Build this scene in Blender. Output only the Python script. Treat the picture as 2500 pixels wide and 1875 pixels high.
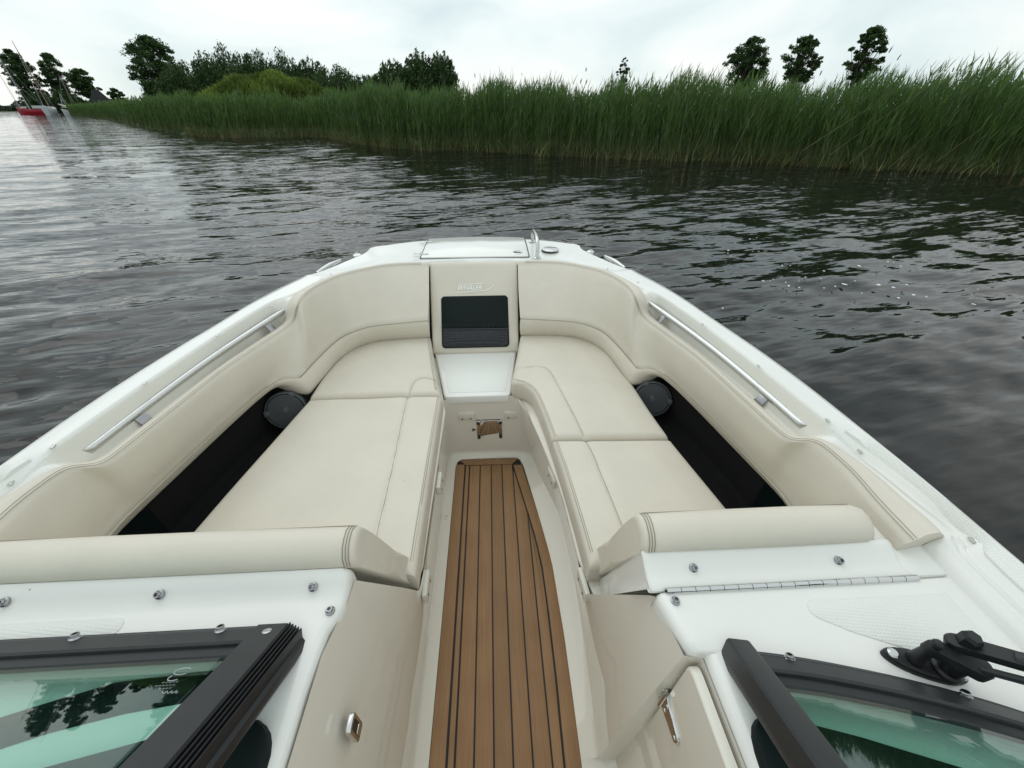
import bpy, bmesh, math, random
import numpy as np
from mathutils import Vector, Matrix

# ------------------------------------------------------------------ scene, camera, light
for _o in list(bpy.data.objects):
    bpy.data.objects.remove(_o, do_unlink=True)
scene = bpy.context.scene
col = scene.collection
R = math.radians

CAM = Vector((.11, 0, 1.65))                 # standing at the helm, phone held out
cam_d = bpy.data.cameras.new('camera')
cam = bpy.data.objects.new('camera', cam_d)
col.objects.link(cam)
_n = Vector((1, .02863498, -.04256352)).normalized()
_f = Vector((0, math.sin(R(35.5)), -math.cos(R(35.5))))
_f = (_f - _f.dot(_n) * _n).normalized()
_u = _n.cross(_f)
cam.matrix_world = Matrix.Translation(CAM) @ Matrix((_n, _f, _u)).to_4x4()
cam_d.sensor_fit = 'HORIZONTAL'
cam_d.sensor_width = 36.0
cam_d.lens = 36.0 * 939 / 2500
cam_d.clip_start = .02
cam_d.clip_end = 6000
scene.camera = cam

world = bpy.data.worlds.new('World')
scene.world = world
world.use_nodes = True
SUN_EL, SUN_AZ = 48, -25                     # degrees; azimuth from +Y (bow) towards +X
def build_world():
    nt = world.node_tree
    nt.nodes.clear()
    N, L = nt.nodes.new, nt.links.new
    out = N('ShaderNodeOutputWorld'); bg = N('ShaderNodeBackground')
    sky = N('ShaderNodeTexSky'); sky.sky_type = 'NISHITA'; sky.sun_disc = False
    sky.sun_elevation = R(SUN_EL); sky.sun_rotation = R(SUN_AZ)
    sc = N('ShaderNodeVectorMath'); sc.operation = 'SCALE'; sc.inputs['Scale'].default_value = .10
    L(sky.outputs[0], sc.inputs[0])
    tc = N('ShaderNodeTexCoord')
    mp = N('ShaderNodeMapping'); mp.inputs['Scale'].default_value = (1.6, 1.6, 5.0)
    mp.inputs['Location'].default_value = (.7, .35, .1)
    L(tc.outputs['Generated'], mp.inputs[0])
    no = N('ShaderNodeTexNoise'); no.inputs['Scale'].default_value = 1.7
    no.inputs['Detail'].default_value = 5; no.inputs['Roughness'].default_value = .5
    no.inputs['Distortion'].default_value = .35
    L(mp.outputs[0], no.inputs['Vector'])
    cr_ = N('ShaderNodeValToRGB'); e = cr_.color_ramp.elements
    e[0].position = .30; e[0].color = (.575, .69, .715, 1)
    e[1].position = .72; e[1].color = (.95, .95, .92, 1)
    m = cr_.color_ramp.elements.new(.5); m.color = (.775, .855, .850, 1)
    L(no.outputs['Fac'], cr_.inputs[0])
    mix = N('ShaderNodeMix'); mix.data_type = 'RGBA'; mix.inputs['Factor'].default_value = .90
    L(sc.outputs[0], mix.inputs['A']); L(cr_.outputs[0], mix.inputs['B'])
    L(mix.outputs['Result'], bg.inputs['Color'])
    bg.inputs['Strength'].default_value = 1.0
    L(bg.outputs[0], out.inputs[0])
build_world()

sun_d = bpy.data.lights.new('sun', 'SUN')
sun_d.energy = .5
sun_d.angle = R(60)
sun_d.color = (1, .99, .97)
sun = bpy.data.objects.new('sun', sun_d)
col.objects.link(sun)
_az, _el = R(SUN_AZ), R(SUN_EL)
_dir = Vector((math.sin(_az) * math.cos(_el), math.cos(_az) * math.cos(_el), math.sin(_el)))
sun.rotation_euler = _dir.to_track_quat('Z', 'Y').to_euler()
sun.location = (0, 0, 30)

scene.view_settings.view_transform = 'Standard'
scene.view_settings.look = 'None'
scene.view_settings.gamma = 1
scene.view_settings.exposure = .20
scene.render.engine = 'CYCLES'
scene.render.resolution_x, scene.render.resolution_y = 1024, 768

rng = np.random.default_rng(7)
random.seed(7)

# ------------------------------------------------------------------ materials
def _mat(name):
    m = bpy.data.materials.new(name); m.use_nodes = True
    nt = m.node_tree
    b = nt.nodes['Principled BSDF']
    return m, nt, b, nt.nodes.new, nt.links.new

def solid(name, rgb, rough=.5, metal=0, var=.0, vscale=6, bump=0, bscale=300, coat=0, spec=.5, dirt=0, aniso=None):
    """plain material: colour with slow tonal variation, fine relief, optional specks of dirt"""
    m, nt, b, N, L = _mat(name)
    b.inputs['Roughness'].default_value = rough
    b.inputs['Metallic'].default_value = metal
    b.inputs['Coat Weight'].default_value = coat
    b.inputs['Coat Roughness'].default_value = .12
    b.inputs['Specular IOR Level'].default_value = spec
    b.inputs['Base Color'].default_value = (*rgb, 1)
    tc = N('ShaderNodeTexCoord')
    if var or dirt:
        no = N('ShaderNodeTexNoise'); no.inputs['Scale'].default_value = vscale; no.inputs['Detail'].default_value = 6
        no.inputs['Roughness'].default_value = .62
        geo = N('ShaderNodeNewGeometry'); L(geo.outputs['Position'], no.inputs['Vector'])
        mr = N('ShaderNodeMapRange'); mr.inputs['From Min'].default_value = .3; mr.inputs['From Max'].default_value = .7
        mr.inputs['To Min'].default_value = 1 - var; mr.inputs['To Max'].default_value = 1 + var * .5
        L(no.outputs['Fac'], mr.inputs['Value'])
        sc = N('ShaderNodeVectorMath'); sc.operation = 'SCALE'; sc.inputs[0].default_value = rgb
        L(mr.outputs[0], sc.inputs['Scale'])
        last = sc.outputs[0]
        if dirt:
            vo = N('ShaderNodeTexVoronoi'); vo.inputs['Scale'].default_value = 26
            L(geo.outputs['Position'], vo.inputs['Vector'])
            lt = N('ShaderNodeMath'); lt.operation = 'LESS_THAN'; lt.inputs[1].default_value = .045
            L(vo.outputs['Distance'], lt.inputs[0])
            wn = N('ShaderNodeTexWhiteNoise'); L(vo.outputs['Position'], wn.inputs['Vector'])
            g = N('ShaderNodeMath'); g.operation = 'GREATER_THAN'; g.inputs[1].default_value = 1 - dirt
            L(wn.outputs['Value'], g.inputs[0])
            mu = N('ShaderNodeMath'); mu.operation = 'MULTIPLY'; L(lt.outputs[0], mu.inputs[0]); L(g.outputs[0], mu.inputs[1])
            m2 = N('ShaderNodeMath'); m2.operation = 'MULTIPLY'; m2.inputs[1].default_value = .7; L(mu.outputs[0], m2.inputs[0])
            mx = N('ShaderNodeMix'); mx.data_type = 'RGBA'
            L(m2.outputs[0], mx.inputs['Factor']); L(last, mx.inputs['A']); mx.inputs['B'].default_value = (.12, .09, .06, 1)
            last = mx.outputs['Result']
        L(last, b.inputs['Base Color'])
        rr = N('ShaderNodeMapRange'); rr.inputs['To Min'].default_value = max(0, rough - .05); rr.inputs['To Max'].default_value = rough + .06
        L(no.outputs['Fac'], rr.inputs['Value']); L(rr.outputs[0], b.inputs['Roughness'])
    if bump:
        no = N('ShaderNodeTexNoise'); no.inputs['Scale'].default_value = bscale; no.inputs['Detail'].default_value = 3
        geo = N('ShaderNodeNewGeometry')
        if aniso:
            mp = N('ShaderNodeMapping'); mp.inputs['Scale'].default_value = aniso
            L(geo.outputs['Position'], mp.inputs[0]); L(mp.outputs[0], no.inputs['Vector'])
        else:
            L(geo.outputs['Position'], no.inputs['Vector'])
        bp = N('ShaderNodeBump'); bp.inputs['Strength'].default_value = bump; bp.inputs['Distance'].default_value = .001
        L(no.outputs['Fac'], bp.inputs['Height']); L(bp.outputs[0], b.inputs['Normal'])
    return m

M = {}
M['white'] = solid('white_gelcoat', (.83, .825, .785), .17, var=.03, vscale=4, coat=.3, dirt=.05)
M['cream'] = solid('cream_gelcoat', (.755, .715, .63), .018)
M['shaded_offwhite'] = solid('shaded_off_white_gelcoat', (.80, .78, .71), .2, var=.03, vscale=3, coat=.2)
M['stud'] = solid('stud_steel', (.36, .36, .37), .22, metal=1)
def vinyl():
    m = solid('cream_vinyl', (.69, .64, .545), .52, var=.05, vscale=5, bump=.5, bscale=700, dirt=.02)
    nt = m.node_tree; N, L = nt.nodes.new, nt.links.new; b = nt.nodes['Principled BSDF']
    grain = b.inputs['Normal'].links[0].from_node
    geo = N('ShaderNodeNewGeometry'); no = N('ShaderNodeTexNoise'); no.inputs['Scale'].default_value = 9; no.inputs['Detail'].default_value = 3; no.inputs['Distortion'].default_value = .8
    L(geo.outputs['Position'], no.inputs['Vector'])
    bp = N('ShaderNodeBump'); bp.inputs['Strength'].default_value = .30; bp.inputs['Distance'].default_value = .008
    L(no.outputs['Fac'], bp.inputs['Height']); L(bp.outputs[0], grain.inputs['Normal'])
    return m
M['vinyl'] = vinyl()
M['stitch'] = solid('tan_thread', (.30, .265, .20), .8)
M['steel'] = solid('brushed_steel', (.62, .63, .62), .24, metal=1, bump=.25, bscale=500, aniso=(1, .06, 1))
M['chrome'] = solid('polished_steel', (.66, .66, .65), .10, metal=1)
M['black'] = solid('black_anodised', (.018, .020, .022), .38, var=.2, vscale=40, bump=.15, bscale=1200)
M['rubber'] = solid('black_rubber', (.008, .009, .011), .45, var=.3, vscale=60)
M['teal'] = solid('dark_teal_vinyl', (.004, .0095, .010), .6, var=.15, bump=.35, bscale=600, spec=.22)
M['dark'] = solid('black_carpet', (.004, .004, .004), .95, bump=.5, bscale=900)
M['plastic'] = solid('speaker_plastic', (.085, .094, .104), .42, var=.15)
M['pad'] = solid('white_plastic', (.72, .70, .62), .35)
M['caulk'] = solid('black_caulking', (.006, .006, .007), .55)
M['thread_white'] = solid('white_embroidery', (.92, .92, .89), .7)
M['red'] = solid('red_hull_paint', (.32, .010, .022), .35, var=.1)
M['boatwhite'] = solid('weathered_white_paint', (.50, .53, .54), .5, var=.1)
M['boatdark'] = solid('dark_hull_paint', (.02, .025, .035), .45, var=.1)
M['wood'] = solid('varnished_spar', (.20, .13, .085), .5, var=.2, vscale=2)
M['canvas'] = solid('sail_canvas', (.62, .60, .52), .8, var=.1)
M['brownhull'] = solid('brown_hull', (.10, .065, .04), .5, var=.15)
M['roof'] = solid('thatch_roof', (.016, .018, .018), .9, var=.25, vscale=2)
M['brick'] = solid('brick_wall', (.16, .10, .08), .85, var=.2, vscale=3)
M['bark'] = solid('bark', (.045, .037, .030), .9, var=.3, vscale=8)
M['foam'] = solid('foam', (.75, .76, .74), .6)

def teak():
    m, nt, b, N, L = _mat('teak')
    geo = N('ShaderNodeNewGeometry'); oi = N('ShaderNodeObjectInfo')
    add = N('ShaderNodeVectorMath'); add.operation = 'ADD'
    sc = N('ShaderNodeVectorMath'); sc.operation = 'SCALE'; sc.inputs[0].default_value = (13, 7, 3)
    L(oi.outputs['Random'], sc.inputs['Scale']); L(geo.outputs['Position'], add.inputs[0]); L(sc.outputs[0], add.inputs[1])
    mp = N('ShaderNodeMapping'); mp.inputs['Scale'].default_value = (240, 7, 20); L(add.outputs[0], mp.inputs[0])
    no = N('ShaderNodeTexNoise'); no.inputs['Scale'].default_value = 1; no.inputs['Detail'].default_value = 5; L(mp.outputs[0], no.inputs['Vector'])
    n2 = N('ShaderNodeTexNoise'); n2.inputs['Scale'].default_value = 9; n2.inputs['Detail'].default_value = 6; L(geo.outputs['Position'], n2.inputs['Vector'])
    cr_ = N('ShaderNodeValToRGB'); e = cr_.color_ramp.elements
    e[0].position = .25; e[0].color = (.250, .135, .058, 1); e[1].position = .78; e[1].color = (.330, .188, .088, 1)
    mx = N('ShaderNodeMath'); mx.operation = 'ADD'; mx.use_clamp = True
    s2 = N('ShaderNodeMath'); s2.operation = 'MULTIPLY_ADD'; s2.inputs[1].default_value = .75; s2.inputs[2].default_value = -.375
    L(n2.outputs['Fac'], s2.inputs[0]); L(no.outputs['Fac'], mx.inputs[0]); L(s2.outputs[0], mx.inputs[1]); L(mx.outputs[0], cr_.inputs[0])
    rnd = N('ShaderNodeMapRange'); rnd.inputs['To Min'].default_value = .90; rnd.inputs['To Max'].default_value = 1.07; L(oi.outputs['Random'], rnd.inputs['Value'])
    fs = N('ShaderNodeVectorMath'); fs.operation = 'SCALE'; L(cr_.outputs[0], fs.inputs[0]); L(rnd.outputs[0], fs.inputs['Scale'])
    L(fs.outputs[0], b.inputs['Base Color']); b.inputs['Roughness'].default_value = .62
    bp = N('ShaderNodeBump'); bp.inputs['Strength'].default_value = .3; bp.inputs['Distance'].default_value = .0006
    L(no.outputs['Fac'], bp.inputs['Height']); L(bp.outputs[0], b.inputs['Normal'])
    return m
M['teak'] = teak()

def nonskid():
    m, nt, b, N, L = _mat('nonskid_gelcoat')
    b.inputs['Base Color'].default_value = (.805, .81, .77, 1); b.inputs['Roughness'].default_value = .4
    geo = N('ShaderNodeNewGeometry')
    mp = N('ShaderNodeMapping'); mp.inputs['Rotation'].default_value = (0, 0, R(8)); L(geo.outputs['Position'], mp.inputs[0])
    vo = N('ShaderNodeTexVoronoi'); vo.distance = 'CHEBYCHEV'; vo.inputs['Scale'].default_value = 165; vo.inputs['Randomness'].default_value = .12
    L(mp.outputs[0], vo.inputs['Vector'])
    bp = N('ShaderNodeBump'); bp.inputs['Strength'].default_value = .6; bp.inputs['Distance'].default_value = .0025; bp.invert = True
    L(vo.outputs['Distance'], bp.inputs['Height']); L(bp.outputs[0], b.inputs['Normal'])
    return m
M['nonskid'] = nonskid()

def netting():
    m, nt, b, N, L = _mat('elastic_netting')
    b.inputs['Roughness'].default_value = .7
    tc = N('ShaderNodeTexCoord'); vo = N('ShaderNodeTexVoronoi'); vo.inputs['Scale'].default_value = 95; vo.inputs['Randomness'].default_value = .1
    L(tc.outputs['Object'], vo.inputs['Vector'])
    cr_ = N('ShaderNodeValToRGB'); e = cr_.color_ramp.elements
    e[0].position = .30; e[0].color = (.003, .003, .004, 1); e[1].position = .62; e[1].color = (.035, .038, .048, 1)
    L(vo.outputs['Distance'], cr_.inputs[0]); L(cr_.outputs[0], b.inputs['Base Color'])
    bp = N('ShaderNodeBump'); bp.inputs['Distance'].default_value = .002; L(vo.outputs['Distance'], bp.inputs['Height']); L(bp.outputs[0], b.inputs['Normal'])
    return m
M['net'] = netting()

def tinted_glass():
    m, nt, b, N, L = _mat('green_tinted_glass')
    nt.nodes.remove(b)
    out = nt.nodes['Material Output']
    tr = N('ShaderNodeBsdfTransparent'); tr.inputs[0].default_value = (.74, .905, .855, 1)
    gl = N('ShaderNodeBsdfGlossy'); gl.inputs['Roughness'].default_value = .01; gl.inputs['Color'].default_value = (1, 1, 1, 1)
    fr = N('ShaderNodeFresnel')
    gm = N('ShaderNodeNewGeometry'); mi = N('ShaderNodeMapRange'); mi.inputs['To Min'].default_value = 1.62; mi.inputs['To Max'].default_value = 1 / 1.62
    L(gm.outputs['Backfacing'], mi.inputs['Value']); L(mi.outputs[0], fr.inputs['IOR'])
    mix = N('ShaderNodeMixShader'); L(fr.outputs[0], mix.inputs[0]); L(tr.outputs[0], mix.inputs[1]); L(gl.outputs[0], mix.inputs[2])
    L(mix.outputs[0], out.inputs[0])
    return m
M['glass'] = tinted_glass()

def water_mat():
    """dark peaty water; wavelet slopes come straight from noise so they hold at any distance"""
    m, nt, b, N, L = _mat('dark_river_water')
    b.inputs['Base Color'].default_value = (.0075, .0080, .0072, 1)
    b.inputs['Roughness'].default_value = .03
    b.inputs['IOR'].default_value = 1.333
    geo = N('ShaderNodeNewGeometry')
    def slopes(rot, sx, sy, detail, kx, ky, dist):
        mp = N('ShaderNodeMapping'); mp.vector_type = 'TEXTURE'
        mp.inputs['Rotation'].default_value = (0, 0, R(rot)); mp.inputs['Scale'].default_value = (sx, sy, 1)
        L(geo.outputs['Position'], mp.inputs[0])
        n = N('ShaderNodeTexNoise'); n.inputs['Scale'].default_value = 1; n.inputs['Detail'].default_value = detail
        n.inputs['Roughness'].default_value = .5; n.inputs['Distortion'].default_value = dist
        L(mp.outputs[0], n.inputs['Vector'])
        sb = N('ShaderNodeVectorMath'); sb.operation = 'SUBTRACT'; sb.inputs[1].default_value = (.5, .5, .5); L(n.outputs['Color'], sb.inputs[0])
        mu = N('ShaderNodeVectorMath'); mu.operation = 'MULTIPLY'; mu.inputs[1].default_value = (kx, ky, 0); L(sb.outputs[0], mu.inputs[0])
        return mu.outputs[0]
    s1 = slopes(15, .62, .105, 2.6, .20, .78, .35)
    s2 = slopes(8, .20, .042, 2.0, .20, .52, .2)
    s3 = slopes(24, 2.6, .62, 1.5, .10, .30, .5)
    n3 = N('ShaderNodeTexNoise'); n3.inputs['Scale'].default_value = .22; n3.inputs['Detail'].default_value = 2; n3.inputs['Distortion'].default_value = 1.2
    L(geo.outputs['Position'], n3.inputs['Vector'])
    mr = N('ShaderNodeMapRange'); mr.inputs['From Min'].default_value = .36; mr.inputs['From Max'].default_value = .62
    mr.inputs['To Min'].default_value = .35; mr.inputs['To Max'].default_value = 1.1; L(n3.outputs['Fac'], mr.inputs['Value'])
    a1 = N('ShaderNodeVectorMath'); a1.operation = 'ADD'; L(s1, a1.inputs[0]); L(s2, a1.inputs[1])
    sc = N('ShaderNodeVectorMath'); sc.operation = 'SCALE'; L(a1.outputs[0], sc.inputs[0]); L(mr.outputs[0], sc.inputs['Scale'])
    a2 = N('ShaderNodeVectorMath'); a2.operation = 'ADD'; L(sc.outputs[0], a2.inputs[0]); L(s3, a2.inputs[1])
    a3 = N('ShaderNodeVectorMath'); a3.operation = 'ADD'; L(a2.outputs[0], a3.inputs[0]); L(geo.outputs['Normal'], a3.inputs[1])
    nn = N('ShaderNodeVectorMath'); nn.operation = 'NORMALIZE'; L(a3.outputs[0], nn.inputs[0])
    L(nn.outputs[0], b.inputs['Normal'])
    return m
M['water'] = water_mat()

def leaf_mat(name, trans=.35, rough=.55, gain=1.0):
    """foliage: colour from the mesh colour attribute, part of the light passes through"""
    m, nt, b, N, L = _mat(name)
    at = N('ShaderNodeAttribute'); at.attribute_name = 'Col'
    b.inputs['Roughness'].default_value = rough; b.inputs['Specular IOR Level'].default_value = .18
    L(at.outputs['Color'], b.inputs['Base Color'])
    tl = N('ShaderNodeBsdfTranslucent'); L(at.outputs['Color'], tl.inputs[0])
    mix = N('ShaderNodeMixShader'); mix.inputs[0].default_value = trans
    L(b.outputs[0], mix.inputs[1]); L(tl.outputs[0], mix.inputs[2])
    L(mix.outputs[0], nt.nodes['Material Output'].inputs[0])
    return m
M['leaf'] = leaf_mat('tree_leaves')
M['reed'] = leaf_mat('reed_leaves', .3, .5)

def ground_mat():
    m, nt, b, N, L = _mat('bank_soil_and_grass')
    geo = N('ShaderNodeNewGeometry'); no = N('ShaderNodeTexNoise'); no.inputs['Scale'].default_value = .8; no.inputs['Detail'].default_value = 8
    L(geo.outputs['Position'], no.inputs['Vector'])
    cr_ = N('ShaderNodeValToRGB'); e = cr_.color_ramp.elements
    e[0].position = .35; e[0].color = (.022, .030, .010, 1); e[1].position = .7; e[1].color = (.050, .075, .020, 1)
    L(no.outputs['Fac'], cr_.inputs[0]); L(cr_.outputs[0], b.inputs['Base Color']); b.inputs['Roughness'].default_value = .95
    return m
M['ground'] = ground_mat()

# ------------------------------------------------------------------ mesh helpers
WL = {}                                        # world location of every parent
def empty(name, loc):
    o = bpy.data.objects.new(name, None); col.objects.link(o); o.location = loc
    o.empty_display_size = .1
    WL[o] = Vector(loc)
    return o
def tag(o, label=None, cat=None, group=None, kind=None):
    if label: o['label'] = label
    if cat: o['category'] = cat
    if group: o['group'] = group
    if kind: o['kind'] = kind
    return o
def data(name, verts, faces, mat, smooth=True, angle=38):
    me = bpy.data.meshes.new(name)
    me.from_pydata([tuple(v) for v in verts], [], faces)
    if mat: me.materials.append(mat)
    me.update()
    if smooth:
        me.shade_smooth()
        me.set_sharp_from_angle(angle=R(angle))
    return me
def obj(name, verts, faces, mat, parent=None, smooth=True, angle=38, origin=None):
    v = np.array([tuple(p) for p in verts], float)
    c = np.array(origin if origin is not None else np.append((v[:, :2].min(0) + v[:, :2].max(0)) / 2, v[:, 2].min()))
    me = data(name, v - c, faces, mat, smooth, angle)
    return link(name, me, parent, c)
def link(name, me, parent, loc, rot=None):
    o = bpy.data.objects.new(name, me); col.objects.link(o)
    loc = Vector(loc)
    WL[o] = loc.copy()
    if parent is not None:
        o.parent = parent
        loc = loc - WL[parent]
    if rot is None:
        o.location = loc
    else:
        o.matrix_local = Matrix.Translation(loc) @ rot.to_4x4()
    return o

class MB:
    """collects simple shapes into one mesh"""
    def __init__(s): s.v = []; s.f = []
    def add(s, v, f):
        n = len(s.v); s.v += [tuple(p) for p in v]; s.f += [tuple(i + n for i in q) for q in f]; return s
    def build(s, name, mat, parent=None, **k): return obj(name, s.v, s.f, mat, parent, **k)

def cr(pts, n, closed=False):
    """Catmull-Rom through the points, resampled evenly to n points"""
    p = np.array(pts, float)
    if len(p) == 2:
        t = np.linspace(0, 1, n)[:, None]; return p[0] * (1 - t) + p[1] * t
    q = np.vstack([2 * p[0] - p[1], p, 2 * p[-1] - p[-2]]) if not closed else np.vstack([p[-1], p, p[0], p[1]])
    out = []
    for i in range(1, len(q) - 2):
        t = np.linspace(0, 1, 24, endpoint=False)[:, None]
        a, b, c, d = q[i - 1], q[i], q[i + 1], q[i + 2]
        out.append(.5 * (2 * b + (c - a) * t + (2 * a - 5 * b + 4 * c - d) * t ** 2 + (3 * b - a - 3 * c + d) * t ** 3))
    out = np.vstack(out + [q[-2][None]])
    return resample(out, n)
def resample(p, n):
    p = np.array(p, float)
    d = np.append(0, np.cumsum(np.linalg.norm(np.diff(p, axis=0), axis=1)))
    t = np.linspace(0, d[-1], n)
    return np.stack([np.interp(t, d, p[:, k]) for k in range(p.shape[1])], 1)
def grid(rows, closed_u=False, closed_v=False, flip=False):
    """quads between rows of equal length"""
    nr, nc = len(rows), len(rows[0])
    v = [tuple(p) for r in rows for p in r]
    f = []
    for i in range(nr if closed_v else nr - 1):
        for j in range(nc if closed_u else nc - 1):
            a, b = i * nc + j, i * nc + (j + 1) % nc
            i2 = (i + 1) % nr
            c, d = i2 * nc + (j + 1) % nc, i2 * nc + j
            f.append((a, d, c, b) if flip else (a, b, c, d))
    return v, f
def fixn(o):
    bm = bmesh.new(); bm.from_mesh(o.data); bmesh.ops.recalc_face_normals(bm, faces=bm.faces); bm.to_mesh(o.data); bm.free()
    return o
def tube(pts, r, n=8, caps=True):
    p = np.array(pts, float); rr = np.broadcast_to(np.array(r, float), (len(p),))
    t = np.gradient(p, axis=0); t /= np.linalg.norm(t, axis=1)[:, None] + 1e-12
    up = np.array([0, 0, 1.]) if abs(t[0][2]) < .9 else np.array([1., 0, 0])
    rows = []
    for i in range(len(p)):
        a = np.cross(t[i], up); a /= np.linalg.norm(a) + 1e-12
        b = np.cross(t[i], a); 
        an = np.linspace(0, 2 * np.pi, n, endpoint=False)
        rows.append(p[i] + rr[i] * (np.cos(an)[:, None] * a + np.sin(an)[:, None] * b))
        up = -b if abs(np.dot(t[i], b)) < .9 else up
        up = np.cross(a, t[i]); up = up if np.linalg.norm(up) > 0 else np.array([0, 0, 1.])
    v, f = grid(rows, closed_u=True)
    if caps:
        f = f + [tuple(range(n))[::-1], tuple((len(p) - 1) * n + k for k in range(n))]
    return v, f
def rbox(c, s, bev=.002, seg=2, rot=None):
    """bevelled box as (verts, faces)"""
    bm = bmesh.new(); bmesh.ops.create_cube(bm, size=1)
    for v in bm.verts: v.co = Vector((v.co.x * s[0], v.co.y * s[1], v.co.z * s[2]))
    if bev: bmesh.ops.bevel(bm, geom=bm.edges[:], offset=bev, segments=seg, profile=.5, affect='EDGES')
    bm.verts.index_update()
    v = [Vector(x.co) for x in bm.verts]; f = [tuple(x.index for x in q.verts) for q in bm.faces]
    bm.free()
    if rot is not None: v = [rot @ x for x in v]
    return [x + Vector(c) for x in v], f
def revolve(prof, n=20, c=(0, 0, 0), rot=None):
    rows = []
    for r_, z in prof:
        an = np.linspace(0, 2 * np.pi, n, endpoint=False)
        rows.append(np.stack([r_ * np.cos(an), r_ * np.sin(an), np.full(n, z)], 1))
    v, f = grid(rows, closed_u=True)
    f = f + [tuple(range(n))[::-1], tuple((len(prof) - 1) * n + k for k in range(n))]
    v = [Vector(x) for x in v]
    if rot is not None: v = [rot @ x for x in v]
    return [x + Vector(c) for x in v], f
def prism(outline, z0, z1, bev=0.0):
    """vertical prism of an xy outline (counter-clockwise), small chamfer on top"""
    o = np.array(outline, float); n = len(o)
    rows = [np.c_[o, np.full(n, z0)]]
    if bev:
        nx = np.roll(o, -1, 0) - np.roll(o, 1, 0); nrm = np.stack([nx[:, 1], -nx[:, 0]], 1); nrm /= np.linalg.norm(nrm, axis=1)[:, None] + 1e-9
        rows += [np.c_[o, np.full(n, z1 - bev)], np.c_[o - nrm * bev * .3, np.full(n, z1 - bev * .3)], np.c_[o - nrm * bev, np.full(n, z1)]]
    else:
        rows += [np.c_[o, np.full(n, z1)]]
    v, f = grid(rows, closed_u=True)
    m = len(rows)
    return v, f + [tuple(range(n))[::-1], tuple((m - 1) * n + k for k in range(n))]
def rrect(x0, x1, y0, y1, r, n=6):
    pts = []
    for cx, cy, a in ((x1 - r, y0 + r, -90), (x1 - r, y1 - r, 0), (x0 + r, y1 - r, 90), (x0 + r, y0 + r, 180)):
        for k in range(n + 1):
            t = R(a + 90 * k / n); pts.append((cx + r * math.cos(t), cy + r * math.sin(t)))
    return pts
def mirror(p, s):
    p = np.array(p, float).copy(); p[..., 0] *= s; return p
def sstep(a, b, x):
    t = np.clip((np.asarray(x, float) - a) / (b - a), 0, 1); return t * t * (3 - 2 * t)

# ================================================================== THE BOAT (x starboard, y forward, z up from the water)
boat = empty('motor_boat', (0, .6, 0))
tag(boat, 'white open-bow motor boat with cream seats, teak aisle and tinted windscreens', 'motor boat')

# --- measured lines of the starboard side; the port side mirrors them
O1 = [(.2635,2.299,.90),(.405,2.311,.90),(.52,2.281,.905),(.624,2.207,.91),(.719,2.12,.915),(.793,1.984,.92),(.832,1.854,.925),(.843,1.75,.925)]
T1 = [(.2635,2.274,.905),(.398,2.253,.91),(.509,2.215,.915),(.609,2.135,.92),(.698,2.036,.925),(.746,1.915,.93),(.768,1.831,.93),(.775,1.753,.93)]
S1 = [(.262,1.995,.68),(.432,1.968,.68),(.567,1.937,.68),(.642,1.894,.675),(.699,1.831,.67),(.738,1.728,.66),(.761,1.625,.655)]
B1 = [(.27,2.026,.55),(.503,1.998,.55),(.614,1.962,.55),(.685,1.89,.55),(.731,1.78,.55),(.752,1.636,.55)]
O2 = [(.843,1.75,.925),(.865,1.71,.87),(.888,1.704,.825)]
T2 = [(.775,1.753,.93),(.777,1.693,.92),(.799,1.691,.88),(.816,1.676,.84)]
S2 = [(.761,1.625,.655),(.79,1.49,.645)]
B2 = [(.752,1.636,.55),(.772,1.498,.55)]
O3 = [(.888,1.704,.825),(.895,1.617,.825),(.919,1.511,.828),(.947,1.34,.835),(.979,1.082,.842),(.994,.915,.845),(1.002,.803,.847)]
T3 = [(.816,1.676,.84),(.829,1.574,.843),(.854,1.471,.846),(.878,1.359,.85),(.902,1.251,.853),(.929,.999,.857),(.945,.832,.862),(.951,.776,.864)]
S3 = [(.79,1.49,.645),(.815,1.48,.66),(.848,1.46,.668),(.892,1.39,.665),(.935,1.218,.66),(.972,1.0,.66),(.997,.814,.66)]
B3 = [(.772,1.498,.55),(.80,1.485,.58),(.856,1.465,.637),(.905,1.392,.63),(.953,1.218,.62),(1.0,1.0,.61),(1.042,.814,.6)]
O4 = [(1.002,.803,.847),(1.035,.774,.87),(1.048,.735,.885)]
T4 = [(.951,.776,.864),(.967,.761,.872),(.992,.746,.885),(.999,.719,.895)]
S4 = [(.997,.814,.66),(1.005,.756,.66)]
B4 = [(1.042,.814,.6),(1.049,.756,.6)]
O5 = [(1.048,.735,.885),(1.064,.679,.885),(1.08,.621,.885),(1.089,.531,.885),(1.098,.474,.885),(1.09,.446,.885)]
T5 = [(.999,.719,.895),(1.001,.625,.9),(.983,.521,.905),(.979,.425,.905)]
S5 = [(1.005,.756,.66),(1.0,.43,.66)]
B5 = [(1.049,.756,.6),(1.02,.43,.6)]
CNT = (40, 12, 44, 10, 18)
def chain(*segs):
    out = []
    for k, (s, n) in enumerate(zip(segs, CNT)):
        r = cr(s, n + 1); out.append(r if k == len(segs) - 1 else r[:-1])
    a = np.vstack(out)
    for _ in range(3):                         # ease the joints between the stretches
        a[1:-1] = .5 * a[1:-1] + .25 * (a[:-2] + a[2:])
    return a
LO, LT, LS, LB = chain(O1,O2,O3,O4,O5), chain(T1,T2,T3,T4,T5), chain(S1,S2,S3,S4,S5), chain(B1,B2,B3,B4,B5)

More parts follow.
